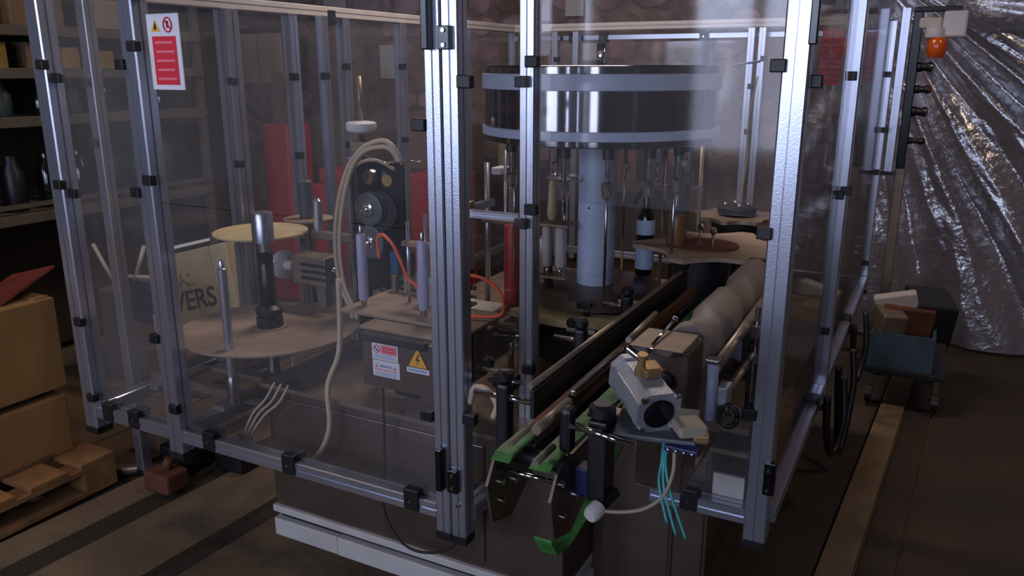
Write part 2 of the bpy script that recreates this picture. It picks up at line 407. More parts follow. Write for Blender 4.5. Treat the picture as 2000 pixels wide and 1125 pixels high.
# acrylic panes
def pane(x0, x1, y0, y1, z0, z1): return bx(x0, x1, y0, y1, z0, z1).build('pane', 'plexi', guard)
t_ = .004
pane(XL0+.03, XL-.03, YF-t_, YF, .53, 2.4)
pane(XL+.03, XM-.055, YF-t_, YF, .53, 1.258); pane(XL+.03, XM-.055, YF-t_, YF, 1.262, 2.4)
pane(XM+.048, XM+.048+t_, YF+.03, YN-.03, .53, 2.4)
pane(XP+.04, XR-.03, YN-t_, YN, 1.30, 2.4)
pane(-.52, XR-.03, YN-t_, YN, .53, .80)
pane(-.29, -.29+t_, YN+.03, 3.0, .53, 2.3); pane(-.29, -.29+t_, 3.06, 4.78, .53, 2.3)
pane(XL0, XL0+t_, YF+.03, 2.37, .53, 1.85); pane(XL0, XL0+t_, 2.43, 4.78, .53, 1.85)
pane(XL0+.03, -.32, 4.8, 4.8+t_, .53, 1.80)
# the small vertical sash profile with handle bar beyond the far right post
sash = MB(); extr(sash, (-.235, 4.9, 1.10), (-.235, 4.9, 1.95), .045); sash = sash.build('sash_post', 'aluminium', guard)
bx(-.33, -.20, 4.86, 4.90, 1.085, 1.105).build('sash_foot', 'black', sash)

# ---------------------------------------------------------------- machine base cabinet
cab = thing('machine_cabinet', (-1.1, 2.8, 0), 'low brown steel base cabinet with pale skirting band under the labelling machine', 'machine base')
CX0, CX1, CY0, CY1, CT = -1.88, -.34, 1.84, 3.75, .635
NX, NY = -.80, 2.06      # the cabinet steps back under the conveyor
def cabring(g, z0, z1, name, m_):
    return MB().prism([(CX0-g, CY0-g), (NX+g, CY0-g), (NX+g, NY-g), (CX1+g, NY-g), (CX1+g, CY1), (CX0-g, CY1)], z0, z1).build(name, m_, cab)
c = bx(CX0, NX, CY0, CY1, .20, CT, bev=.004).build('body', 'brown_steel', cab)
bx(NX, -.452, NY, CY1, .04, CT, bev=.004).build('body', 'brown_steel', cab)
for a, b, yy in ((CX0+.02, -1.05, CY0), (NX+.03, -.56, NY), (-.546, -.462, NY)):
    bx(a, b, yy-.008, yy+.01, .225 if yy < 2 else .07, CT-.03, bev=.003).build('door', 'brown_steel', cab)
bx(-.556, -.550, NY-.014, NY+.01, .2, CT-.06).build('door_edge', 'chrome', cab)
bx(-.44, -.355, NY-.03, NY-.022, .50, .585, bev=.002).build('cover', 'off_white', cab)
bx(-.44, -.355, NY-.03, NY, .583, .589).build('cover_lip', 'chrome', cab)
bx(CX0-.006, NX+.004, CY0-.012, CY1, .175, .2, bev=.003).build('skirting_lip', 'off_white', cab)
bx(CX0+.012, NX-.012, CY0+.012, CY1, .150, .175).build('skirting_groove', 'black', cab)
bx(CX0-.004, CX0+.27, CY0-.012, CY1, .085, .150, bev=.004).build('skirting', 'off_white', cab)
bx(CX0+.272, NX+.01, CY0-.014, CY1, .085, .152, bev=.004).build('skirting', 'off_white', cab)
cabring(.015, CT, CT+.014, 'top_plate', 'dusty_steel')
for x in (CX0+.3, -1.0, CX1-.1):
    for y in (CY0+.12, CY1-.1):
        f = MB().lathe([(.03, 0), (.034, .008), (.012, .02), (.012, .09)], (x, y, 0), n=16).build('foot', 'black', cab)
# curved label on pane of the front: small drip-shaped tag hanging
# ---------------------------------------------------------------- floor pipe loop and cables under the guard
def hosething(name, pts, r, m, label, cat, group=None):
    o = MB().tube(pts, r).build(name, m); return tag(o, label, cat, group)
hosething('cable', [(-1.37, 1.80, .80), (-1.37, 1.79, .5), (-1.36, 1.76, .37), (-1.30, 1.75, .28), (-1.22, 1.75, .26), (-1.12, 1.76, .30), (-1.07, 1.79, .40), (-1.06, 1.81, .5)], .004, 'black', 'thin black cable drooping in a loop below the control box', 'cable')
for i, (dx, col) in enumerate(((0, 0), (.028, 0), (.058, 0))):
    hosething('hose', [(-1.93+dx*.4, 1.79, .40), (-1.935+dx*.5, 1.78, .47), (-1.90+dx*.8, 1.79, .55), (-1.86+dx, 1.81, .60), (-1.83+dx, 1.83, .66)], .0045, 'hose', ['thin pale hose, left one of three curving out over the cabinet front', 'thin pale hose, middle one of three curving out over the cabinet front', 'thin pale hose, right one of three curving out over the cabinet front'][i], 'hose', 'thin hoses over the cabinet front')
hosething('hose', [(-1.60, 1.90, 1.02), (-1.595, 1.88, .8), (-1.59, 1.81, .70), (-1.575, 1.79, .58), (-1.60, 1.78, .50), (-1.64, 1.78, .45), (-1.67, 1.79, .40)], .009, 'hose', 'pale corrugated hose hanging straight down between the big reel disc and the control box', 'hose')

# ---------------------------------------------------------------- label reel disc with spindle (left)
def disc_thing(name, x, y, z, r, mtl, label, cat, zb):
    t = thing(name, (x, y, zb), label, cat)
    MB().lathe([(r, 0), (r, .006), (r*.2, .006), (r*.2, .010)], (x, y, z-.003), n=72).build('disc', mtl, t)
    MB().lathe([(.05, 0), (.05, .01), (.022, .02), (.022, z-zb-.003)], (x, y, zb), n=20).build('stem', 'steel', t)
    return t
RX, RY = -1.985, 1.985
reel = disc_thing('label_reel_stand', RX, RY, .78, .305, 'dust_disc', 'large dusty round reel disc with black spindle and chrome cap in front left of machine', 'reel stand', .60)
MB().lathe([(.045, 0), (.045, .035), (.036, .042), (.046, .05), (.046, .068), (.03, .08)], (RX, RY, .783), n=28).build('collar', 'black', reel)
MB().lathe([(.027, 0), (.027, .15), (.024, .155), (.027, .16), (.027, .185), (.02, .19)], (RX, RY, .86), n=24).build('spindle', 'black_gloss', reel)
MB().lathe([(.019, 0), (.019, .045), (.036, .047), (.036, .145), (.033, .15)], (RX, RY, 1.035), n=28).build('spindle_cap', 'aluminium', reel)
br = MB().box(-2.30, -1.80, 1.945, 2.0, .585, .60).box(-2.30, -2.26, 1.72, 2.2, .585, .60).box(-1.98, -1.93, 1.70, 1.96, .585, .60)
br.build('arm', 'dusty_steel', reel)
rol = thing('guide_roller', (-1.93, 1.745, .60), 'slim polished metal guide roller with thicker foot standing at left pane', 'roller')
MB().lathe([(.019, 0), (.019, .085), (.0165, .09), (.0165, .092)], (-1.93, 1.745, .60), n=20).build('foot', 'steel', rol)
MB().lathe([(.0145, 0), (.0145, .355), (.009, .358), (.009, .378), (.006, .384)], (-1.93, 1.745, .692), n=20).build('tube', 'aluminium', rol)

# second station reels behind
r2 = disc_thing('label_reel_stand', -2.245, 2.235, 1.05, .175, 'cream', 'cream round reel disc behind the big dusty disc', 'reel stand', .58)
r3 = disc_thing('label_reel_stand', -2.27, 2.53, 1.05, .10, 'dust_disc', 'small brown round disc with grey cylinder stub in front of red machine', 'reel stand', .58)
MB().lathe([(.030, 0), (.030, .15), (.026, .155)], (-2.275, 2.53, 1.054), n=24).build('cylinder', 'grey_plastic', r3, 'grey cylinder stub')
r4 = thing('guide_roller', (-2.06, 2.35, .649), 'short shiny roller on a bar behind the pale hose', 'roller')
MB().lathe([(.017, 0), (.017, .115), (.009, .125)], (-2.06, 2.35, 1.05), n=20).build('roller', 'aluminium', r4)
bx(-2.09, -1.88, 2.335, 2.365, 1.02, 1.05, bev=.003).build('bar', 'dusty_steel', r4)
bx(-1.91, -1.86, 2.335, 2.365, .649, 1.02).build('post', 'dusty_steel', r4)

# ---------------------------------------------------------------- labelling head with pulleys
lh = thing('labelling_head', (-1.78, 2.35, CT+.014), 'upright black labelling head with grey pulleys and arched hoses beside the control box', 'labelling head')
Y = 2.32
bx(-1.845, -1.645, Y, Y+.02, .75, 1.33, bev=.004).build('back_plate', 'black_gloss', lh)
bx(-1.88, -1.852, Y-.01, Y+.03, CT+.014, 1.34, bev=.003).build('side_post', 'aluminium', lh)
bx(-1.862, -1.852, Y-.02, Y-.008, .78, 1.33).build('guide_strip', 'steel', lh)
bx(-1.84, -1.66, Y+.02, Y+.09, CT+.014, 1.0, bev=.004).build('gear_box', 'black', lh)
def pulley(x, z, r, y=Y):
    q = MB().lathe([(r*.94, 0), (r, .006), (r, .012), (r*.9, .014), (r*.9, .024), (r, .026), (r, .034), (r*.8, .036)], (x, y, z), axis=(0, -1, 0), n=36).build('pulley', 'grey_plastic', lh)
    MB().lathe([(r*.45, 0), (r*.45, .012), (r*.25, .014), (r*.25, .024), (r*.12, .028)], (x, y-.034, z), axis=(0, -1, 0), n=20).build('hub', 'chrome', q)
pulley(-1.772, 1.165, .060); pulley(-1.772, 1.045, .060)
MB().lathe([(.07, 0), (.07, .012)], (-1.735, Y, 1.16), axis=(0, -1, 0), n=36).build('backing_wheel', 'black', lh)
MB().lathe([(.03, 0), (.03, .03), (.024, .04)], (-1.765, Y, 1.278), axis=(0, -1, 0), n=24).build('knob', 'steel', lh)
MB().lathe([(.022, 0), (.022, .015)], (-1.70, Y, 1.27), axis=(0, -1, 0), n=24).build('knob', 'brass', lh)
bx(-1.84, -1.70, Y-.04, Y-.01, .70, .84, bev=.004).build('motor', 'black', lh)
cy((-1.80, Y-.05, .80), (-1.80, Y-.02, .80), .03).build('roller', 'steel', lh)
cy((-1.73, Y-.06, .86), (-1.73, Y-.02, .86), .022).build('roller', 'chrome', lh)
bx(-1.69, -1.655, Y-.03, Y, .80, 1.02, bev=.004).build('cylinder', 'blue', lh, 'blue air cylinder')
MB().tube([(-1.86, Y-.03, 1.32), (-1.80, Y-.03, 1.36), (-1.70, Y-.03, 1.335), (-1.64, Y-.03, 1.345)], .005).build('bracket_rod', 'chrome', lh)
for i, dd in enumerate((0, .020)):
    MB().tube([(-1.80+dd, 2.2, .70), (-1.80+dd, 2.2, .80), (-1.845+dd, 2.2, .90), (-1.858+dd, 2.2, 1.04), (-1.835+dd, 2.2, 1.19), (-1.785+dd*.8, 2.2, 1.316), (-1.72+dd*.3, 2.2, 1.388-dd*.5), (-1.648, 2.21, 1.417-dd), (-1.60-dd*.3, 2.21, 1.40-dd*.6), (-1.585-dd*.4, 2.23, 1.35)], .0085).build('hose', 'hose', lh)
MB().tube([(-1.80, 2.2, 1.28), (-1.75, 2.22, 1.335), (-1.70, 2.25, 1.345), (-1.66, 2.3, 1.31)], .006).build('hose', 'hose', lh)
MB().tube([(-1.68, Y, 1.33), (-1.60, Y-.03, 1.345), (-1.545, Y-.03, 1.345)], .004).build('bracket_rod', 'chrome', lh)
# adjusting shaft with white handwheel
hw = thing('adjustment_shaft', (-2.02, 2.3, CT+.014), 'white handwheel on a horizontal adjusting shaft left of the pulleys', 'handwheel')
MB().lathe([(.052, 0), (.056, .008), (.056, .024), (.045, .03), (.02, .034), (.018, .07)], (-2.185, 2.27, .925), axis=(1, -.15, 0), n=36).build('handwheel', 'white_plastic', hw)
cy((-2.12, 2.27, .925), (-1.90, 2.27, .925), .012).build('shaft', 'steel', hw)
bx(-2.09, -1.93, 2.22, 2.32, .87, .98, bev=.006).build('block', 'dusty_steel', hw)
for z in (.90, .925, .95): bx(-2.04, -1.90, 2.214, 2.222, z-.005, z+.005).build('slot', 'black', hw)
bx(-2.0, -1.96, 2.25, 2.29, CT+.014, .87).build('leg', 'dusty_steel', hw)
top_hw = thing('adjustment_handwheel', (-2.03, 2.6, CT+.014), 'white round handwheel on a slim vertical threaded column above the arched hoses', 'handwheel')
MB().lathe([(.03, -.02), (.055, -.01), (.06, .0), (.06, .02), (.05, .026), (.01, .03)], (-2.03, 2.6, 1.42), n=32).build('handwheel', 'white_plastic', top_hw)
cy((-2.03, 2.6, CT+.014), (-2.03, 2.6, 1.405), .012).build('column', 'steel', top_hw)
cy((-2.03, 2.6, 1.45), (-2.03, 2.6, 1.62), .010).build('upper_column', 'dusty_steel', top_hw)
bx(-2.07, -1.99, 2.57, 2.63, 1.33, 1.37, bev=.004).build('nut_block', 'dusty_steel', top_hw)

# ---------------------------------------------------------------- control box with stickers, tray, rollers
cbx = thing('control_box', (-1.26, 1.85, CT+.014), 'dark brown control box with warning stickers standing at the front pane', 'control box')
bx(-1.395, -1.115, 1.74, 1.98, .765, .925, bev=.006).build('body', 'brown_steel', cbx)
bx(-1.395, -1.17, 1.725, 1.745, .905, .93, bev=.004).build('lip', 'black', cbx)
bx(-1.30, -1.22, 1.76, 1.80, .745, .765, bev=.003).build('cable_gland', 'black', cbx)
bx(-1.32, -1.20, 1.84, 1.96, CT+.014, .766).build('pedestal', 'brown_steel', cbx)
bx(-1.42, -1.10, 1.76, 2.06, .925, .935, bev=.002).build('tray', 'dusty_steel', cbx)
def sticker(name, x0, x1, z0, z1, label, group=None):
    t = thing(name, ((x0+x1)/2, 1.739, z0), label, 'sticker', group)
    return t
s1 = sticker('warning_sticker', -1.357, -1.268, .803, .900, 'white safety sticker with red text boxes on the control box, beside the yellow triangle')
y = 1.738
bx(-1.357, -1.268, y, y+.0022, .853, .902).build('label_card', 'paper', s1); bx(-1.356, -1.264, y, y+.0022, .803, .851).build('label_card', 'paper', s1)
bx(-1.325, -1.272, y-.0008, y, .872, .898).build('red_box', 'sign_pink', s1)
for k in range(2): bx(-1.319, -1.278, y-.0016, y-.0008, .879+k*.009, .882+k*.009).build('text_line', 'sign_red', s1)
MB().lathe([(.012, 0), (.012, .0008)], (-1.340, y, .884), axis=(0, -1, 0), n=24).build('icon', 'sign_red', s1); MB().lathe([(.009, 0), (.009, .0012)], (-1.340, y, .884), axis=(0, -1, 0), n=24).build('icon', 'paper', s1)
MB().box(-1.348, -1.332, y-.002, y-.001, .882, .886, rot=(0, 45, 0)).build('icon', 'sign_black', s1)
for k in range(3): bx(-1.350, -1.276, y-.0008, y, .8585+k*.004, .860+k*.004).build('text_line', 'sign_blue', s1)
bx(-1.348, -1.272, y-.0008, y, .8225, .8245).build('red_line', 'sign_red', s1)
for k in range(3): bx(-1.348, -1.275, y-.0008, y, .807+k*.004, .8083+k*.004).build('text_line', 'sign_blue', s1)
bx(-1.332, -1.290, y-.0008, y, .832, .838).build('text_line', 'sign_blue', s1)
for xx in (-1.343, -1.280):
    MB().prism([(-.006, 0), (.006, 0), (0, .011)], 0, .0008, Matrix.Translation((xx, y, .829)) @ Matrix.Rotation(R(90), 4, 'X')).build('icon', 'sign_pink', s1)
s2 = sticker('warning_sticker', -1.24, -1.165, .837, .912, 'yellow triangular electric shock warning sticker on the control box')
RX90 = Matrix.Rotation(R(90), 4, 'X')
MB().prism([(-.036, -.024), (.036, -.024), (0, .040)], 0, .0022, Matrix.Translation((-1.202, y+.0022, .873)) @ RX90).build('triangle_border', 'sign_black', s2)
MB().prism([(-.031, -.021), (.031, -.021), (0, .034)], 0, .001, Matrix.Translation((-1.202, y, .873)) @ RX90).build('triangle', 'sign_yellow', s2)
MB().prism([(.003, .018), (-.007, -.002), (.001, -.001), (-.003, -.016), (.008, .003), (0, .003), (.008, .018)], 0, .0008, Matrix.Translation((-1.202, y-.001, .873)) @ RX90).build('lightning_bolt', 'sign_black', s2)
bx(-1.239, -1.165, y, y+.0022, .834, .849).build('label_card', 'paper', s2)
bx(-1.232, -1.172, y-.0008, y, .839, .844).build('text_line', 'sign_blue', s2)

def vroller(x, y, z0, z1, r, m_, label, grp=None, base='steel'):
    t = thing('guide_roller', (x, y, z0-.03), label, 'roller', grp)
    MB().lathe([(r*.6, 0), (r*.6, .03)], (x, y, z0-.03), n=16).build('foot', base, t)
    MB().lathe([(r*.8, 0), (r, .008), (r, z1-z0-.008), (r*.8, z1-z0)], (x, y, z0), n=24).build('sleeve', m_, t)
    MB().lathe([(r*.4, 0), (r*.4, .02), (r*.2, .028)], (x, y, z1), n=12).build('pin', base, t)
vroller(-1.505, 1.90, .965, 1.17, .0155, 'lavender', 'lavender guide roller left of the orange hose')
vroller(-1.285, 1.90, .965, 1.17, .0165, 'lavender', 'lavender guide roller right of the orange hose, near the double post')
bx(-1.56, -1.25, 1.86, 2.02, .926-.012+.023, .937, bev=.002)
tr = thing('roller_bench', (-1.4, 1.95, CT+.014), 'low dusty bench plate with small uprights carrying the lavender rollers', 'machine plate')
bx(-1.55, -1.22, 1.84, 2.10, .936, .946, bev=.002).build('plate', 'dust_disc', tr)
bx(-1.54, -1.50, 2.0, 2.08, CT+.014, .936).build('leg', 'dusty_steel', tr)
for i in range(7):
    xx = -1.52+i*.045
    bx(xx, xx+.012, 2.07, 2.085, .946, 1.0+(i % 3)*.012).build('upright', 'dusty_steel', tr)
bx(-1.54, -1.22, 2.086, 2.094, .985, 1.0).build('cross_bar', 'steel', tr); bx(-1.54, -1.22, 2.086, 2.094, .96, .968).build('cross_bar', 'steel', tr)
bx(-1.37, -1.32, 1.99, 2.0, .946, 1.035).build('flag_plate', 'lavender', tr)
for x, y, z1, r in ((-1.405, 2.0, 1.20, .006), (-1.36, 2.03, 1.22, .006), (-1.335, 2.07, 1.16, .007)):
    cy((x, y, .946), (x, y, z1), r, n=12).build('rod', 'aluminium', tr)
bx(-1.42, -1.31, 1.985, 2.015, 1.125, 1.14, bev=.002).build('rod_bridge', 'dusty_steel', tr)
hosething('air_hose', [(-1.47, 1.94, 1.09), (-1.475, 1.94, 1.15), (-1.455, 1.94, 1.165), (-1.42, 1.94, 1.14), (-1.40, 1.95, 1.09), (-1.385, 1.96, 1.04), (-1.355, 1.97, 1.01), (-1.31, 1.98, 1.005)], .005, 'orange', 'orange air hose curling between the two lavender rollers', 'hose')
hosething('air_hose', [(-1.16, 1.96, 1.07), (-1.12, 1.97, 1.06), (-1.08, 1.98, 1.03), (-1.062, 1.98, .99), (-1.075, 1.98, .955), (-1.13, 1.97, .945), (-1.20, 1.95, .945)], .005, 'orange', 'orange air hose looping out right of the double front post', 'hose')
# chrome air cylinder and bracket behind the double post
ac = thing('air_cylinder', (-1.25, 2.0, .946), 'tall chrome air cylinder rod standing left of the double front post', 'air cylinder')
MB().lathe([(.016, 0), (.016, .20), (.008, .205), (.008, .27), (.014, .275), (.014, .29)], (-1.245, 2.02, .946), n=20).build('cylinder', 'chrome', ac)
bx(-1.235, -1.21, 2.0, 2.04, .946, 1.24, bev=.003).build('backing_post', 'aluminium', ac)
bx(-1.33, -1.20, 2.03, 2.06, 1.25, 1.27, bev=.003).build('bracket', 'dusty_steel', ac)
bx(-1.325, -1.31, 2.03, 2.06, 1.15, 1.25, bev=.002).build('bracket_leg', 'dusty_steel', ac)
for x in (-1.30, -1.265): MB().lathe([(.012, 0), (.012, .014), (.006, .016), (.006, .03)], (x, 2.045, 1.27), n=12).build('fitting', 'chrome', ac)

# ---------------------------------------------------------------- bottle carousel: table, column, drum, centring heads
DX, DY = -1.05, 2.66
car = thing('bottle_carousel', (DX, DY, CT+.014), 'rotary bottle carousel with polished steel drum on a pale blue column', 'bottle carousel')
MB().lathe([(.23, 0), (.23, .13), (.20, .15)], (DX, DY, CT+.014), n=48).build('lower_drum', 'black', car)
MB().lathe([(.20, 0), (.245, .01), (.245, .045), (.235, .05), (.07, .055)], (DX, DY, .845), n=64).build('turntable', 'brown_steel', car)
MB().lathe([(.067, 0), (.067, .035), (.064, .037), (.064, .04), (.067, .042), (.067, .30), (.0655, .302), (.0655, .305), (.067, .307), (.067, .52)], (DX, DY, .895), n=48).build('column', 'pale_blue_plastic', car)
cy((DX-.003, DY-.067, 1.18), (DX-.003, DY-.071, 1.18), .004, n=10).build('screw', 'chrome', car)
drum = MB().lathe([(.30, 0), (.375, .003), (.389, .006), (.394, .0085), (.395, .010), (.395, .0105), (.395, .2445), (.395, .245), (.393, .2475), (.386, .25), (.37, .25)], (DX, DY, 1.408), n=96).build('drum', 'drum_steel', car)
MB().lathe([(.398, 0), (.404, .002), (.404, .048), (.398, .05)], (DX, DY, 1.583), n=96).build('band', 'pale_blue_plastic', drum)
MB().lathe([(.398, 0), (.404, .002), (.404, .028), (.398, .03)], (DX, DY, 1.434), n=96).build('band', 'pale_blue_plastic', drum)
cy((DX, DY, 1.65), (DX, DY, 1.73), .016).build('top_shaft', 'chrome', car)
for k in range(14):
    a = 2*math.pi*k/14+.25; r_ = .31; x, y = DX+r_*math.cos(a), DY+r_*math.sin(a)
    h = MB().lathe([(.011, .0), (.016, .004), (.020, .03), (.020, .05), (.009, .055), (.009, .17)], (x, y, 1.25), n=18).build('centring_head', 'chrome', car)
    MB().lathe([(.018, 0), (.018, .03)], (x, y, 1.375), n=18).build('head_sleeve', 'black', h)
    if k % 2: cy((x*.97+DX*.03, y*.97+DY*.03, .88), (x*.97+DX*.03, y*.97+DY*.03, 1.40), .005, n=8).build('tie_rod', 'steel', car)
# ring plate with black star knob in front of the turntable
ringp = thing('ring_plate', (DX, DY-.3, CT+.014), 'pale curved plate with black star knob in front of the blue column', 'machine plate')
pts = []
for i in range(25): a = R(-122+i*3.4); pts.append((DX+.40*math.cos(a), DY+.31*math.sin(a)))
for i in range(25): a = R(-122+(24-i)*3.4); pts.append((DX+.28*math.cos(a), DY+.20*math.sin(a)))
MB().prism(pts, .815, .84).build('plate', 'cream', ringp)
for a in (-115, -48): cy((DX+.36*math.cos(R(a)), DY+.32*math.sin(R(a)), CT+.014), (DX+.36*math.cos(R(a)), DY+.32*math.sin(R(a)), .815), .012).build('leg', 'steel', ringp)
def star_knob(p, r, par, n=5):
    pts = []
    for i in range(n*4):
        a = 2*math.pi*i/(n*4); rr = r*(1 if i % 4 in (0, 1) else .62); pts.append((rr*math.cos(a), rr*math.sin(a)))
    MB().prism(pts, 0, r*.6, Matrix.Translation(p)).build('star_knob', 'black', par)
    cy(Vector(p)-Vector((0, 0, .03)), p, r*.25, n=10).build('knob_stem', 'black', par)
star_knob((DX+.06, DY-.23, .872), .032, ringp)

# bottles and cylinders at the carousel
b1 = thing('bottle', (-.93, 2.85, .90), 'dark bottle with white label under a centring head, behind the starwheel plate', 'bottle')
MB().lathe([(.030, 0), (.034, .006), (.034, .20), (.028, .23), (.013, .265), (.012, .345), (.014, .345), (.014, .36)], (-.93, 2.85, .90), n=28).build('glass', 'glass_dark', b1)
MB().lathe([(.0348, 0), (.0348, .105)], (-.93, 2.85, .925), n=28).build('label', 'pale_blue_plastic', b1)
MB().lathe([(.0348, 0), (.0348, .055)], (-.93, 2.85, 1.055), n=28).build('neck_label', 'pale_blue_plastic', b1)
b2 = thing('sample_jar', (-.775, 2.62, 1.05), 'tall clear jar with amber contents and white cap behind the starwheel plate', 'jar')
MB().lathe([(.032, 0), (.034, .004), (.034, .22), (.02, .25), (.016, .28)], (-.775, 2.72, 1.05), n=24).build('glass', 'bottle_glass', b2)
MB().lathe([(.029, 0), (.030, .004), (.030, .10), (.028, .104)], (-.775, 2.72, 1.055), n=24).build('contents', 'amber_dark', b2)
MB().lathe([(.025, 0), (.025, .018), (.022, .022)], (-.775, 2.72, 1.33), n=24).build('cap', 'off_white', b2)

# ---------------------------------------------------------------- starwheels
def starwheel(x, y, z, r, n, depth, t=.014, phase=0):
    pts = []; m_ = 12
    for k in range(n):
        for i in range(m_):
            u = i/m_; a = 2*math.pi*(k+u)/n+phase
            rr = r-depth*max(0, math.sin(math.pi*min(1, u/.8)))**.7
            pts.append((x+rr*math.cos(a), y+rr*math.sin(a)))
    return MB().prism(pts, z, z+t)
sw = thing('starwheel', (-.66, 2.80, CT+.014), 'large dusty scalloped starwheel plate on a black drum right of the blue column', 'starwheel')
starwheel(-.66, 2.80, 1.035, .285, 6, .078, phase=R(24)).build('plate', 'dust_disc', sw)
MB().lathe([(.10, 0), (.10, .23), (.13, .25)], (-.70, 2.80, .785), n=40).build('hub', 'black', sw)
MB().lathe([(.12, 0), (.12, .14)], (-.70, 2.80, CT+.014), n=40).build('base', 'black', sw)
for i, (dx, dy) in enumerate(((-.10, -.02), (-.03, .03), (.03, -.03))):
    MB().lathe([(.005, 0), (.005, .05), (.010, .055), (.012, .065), (.006, .075)], (-.68+dx, 2.76+dy, 1.049), n=12).build('stud', 'chrome', sw)
MB().lathe([(.11, 0), (.11, .006)], (-.68, 2.77, 1.049), n=36).build('boss', 'rust', sw)
sw2 = thing('starwheel', (-.68, 3.22, CT+.014), 'smaller starwheel with black hub behind the large scalloped plate', 'starwheel')
starwheel(-.68, 3.22, 1.075, .17, 8, .03).build('plate', 'dusty_steel', sw2)
MB().lathe([(.085, 0), (.085, .36), (.10, .42), (.10, .425)], (-.68, 3.22, CT+.014), n=36).build('hub', 'black', sw2)
MB().lathe([(.07, 0), (.075, .01), (.075, .03), (.05, .035)], (-.68, 3.22, 1.089), n=36).build('cap', 'black', sw2)
for a in range(4): MB().sph((-.68+.045*math.cos(a*1.57+.4), 3.22+.045*math.sin(a*1.57+.4), 1.13), .008).build('bolt', 'chrome', sw2)
MB().tube([(-.68, 3.22, 1.13), (-.665, 3.22, 1.20), (-.655, 3.22, 1.32), (-.66, 3.22, 1.44), (-.64, 3.22, 1.62)], .004).build('wire', 'hose', sw2)
wd = thing('drive_housing', (-.55, 2.62, CT+.014), 'pale blue grey round housing under the starwheel plate', 'housing')
MB().lathe([(.09, 0), (.098, .02), (.098, .23), (.09, .25)], (-.475, 2.74, CT+.05), n=40).build('drum', 'lavender', wd)
bx(-.54, -.41, 2.67, 2.81, CT+.014, CT+.05).build('foot', 'black', wd)

# labelling brushes left of the column
bs = thing('brush_station', (-1.27, 2.52, CT+.014), 'cluster of white sponge rollers and chrome brackets left of the blue column', 'brush station')
cy((-1.245, 2.56, CT+.014), (-1.245, 2.56, 1.30), .010).build('rod', 'chrome', bs); cy((-1.20, 2.60, CT+.014), (-1.20, 2.60, 1.28), .008).build('rod', 'steel', bs)
bx(-1.29, -1.17, 2.50, 2.57, 1.275, 1.29, bev=.003).build('bracket', 'chrome', bs)
MB().lathe([(.012, 0), (.019, .02), (.013, .13), (.01, .14)], (-1.275, 2.52, 1.13), n=20).build('cone', 'cream', bs)
for x in (-1.285, -1.235):
    q = MB().lathe([(.013, 0), (.018, .01), (.018, .14), (.015, .15)], (x, 2.50, .965), n=20).build('sponge_roller', 'off_white', bs)
    cy((x, 2.50, .93), (x, 2.50, .965), .005, n=10).build('pin', 'chrome', q)
bx(-1.31, -1.19, 2.46, 2.56, 1.115, 1.125, bev=.002).build('arm', 'dusty_steel', bs)
bx(-1.31, -1.20, 2.47, 2.55, .925, .935, bev=.002).build('arm', 'dusty_steel', bs)
bs.location.x += .088; bs.location.y += .06
cn = thing('canister', (-1.37, 2.55, CT+.014), 'brown canister with white screw cap right of the notch post', 'canister')
MB().lathe([(.035, 0), (.035, .36), (.03, .38)], (-1.37, 2.60, CT+.014), n=24).build('body', 'brown_steel', cn)
MB().lathe([(.034, 0), (.036, .004), (.036, .028), (.032, .034)], (-1.37, 2.60, CT+.39), n=28).build('cap', 'white_plastic', cn); cn.location.x += .14
rc = MB().lathe([(.034, 0), (.034, .28), (.03, .29)], (-1.55, 2.85, CT+.10), n=24).box(-1.60, -1.50, 2.80, 2.90, CT+.014, CT+.10).build('gas_bottle', 'red'); tag(rc, 'red cylinder standing behind the notch post inside the machine', 'cylinder'); rc.location.x += .17; rc.location.y -= .2; rc.scale.z = 1.15
# right of column: yellow stained hose stand
hs = thing('hose_stand', (-.98, 3.0, CT+.014), 'upright rods with grey arched hose and cream cap right of the blue column', 'stand')
for x, y in ((-.98, 2.98), (-.93, 3.05), (-.80, 3.10)):
    cy((x, y, CT+.014), (x, y, 1.36), .008, n=12).build('rod', 'dusty_steel', hs)
MB().tube([(-1.02, 2.98, 1.14), (-.98, 2.96, 1.20), (-.92, 2.96, 1.19), (-.885, 2.96, 1.10), (-.88, 2.96, .95)], .009).build('hose', 'grey_plastic', hs)
bx(-1.03, -.86, 2.96, 3.06, 1.36, 1.385, bev=.008).build('tray', 'cream', hs)
bx(-.96, -.78, 3.06, 3.075, 1.20, 1.212).build('cross_bar', 'steel', hs)
bx(-1.0, -.84, 2.99, 3.0, .98, 1.0).build('cross_bar', 'steel', hs)

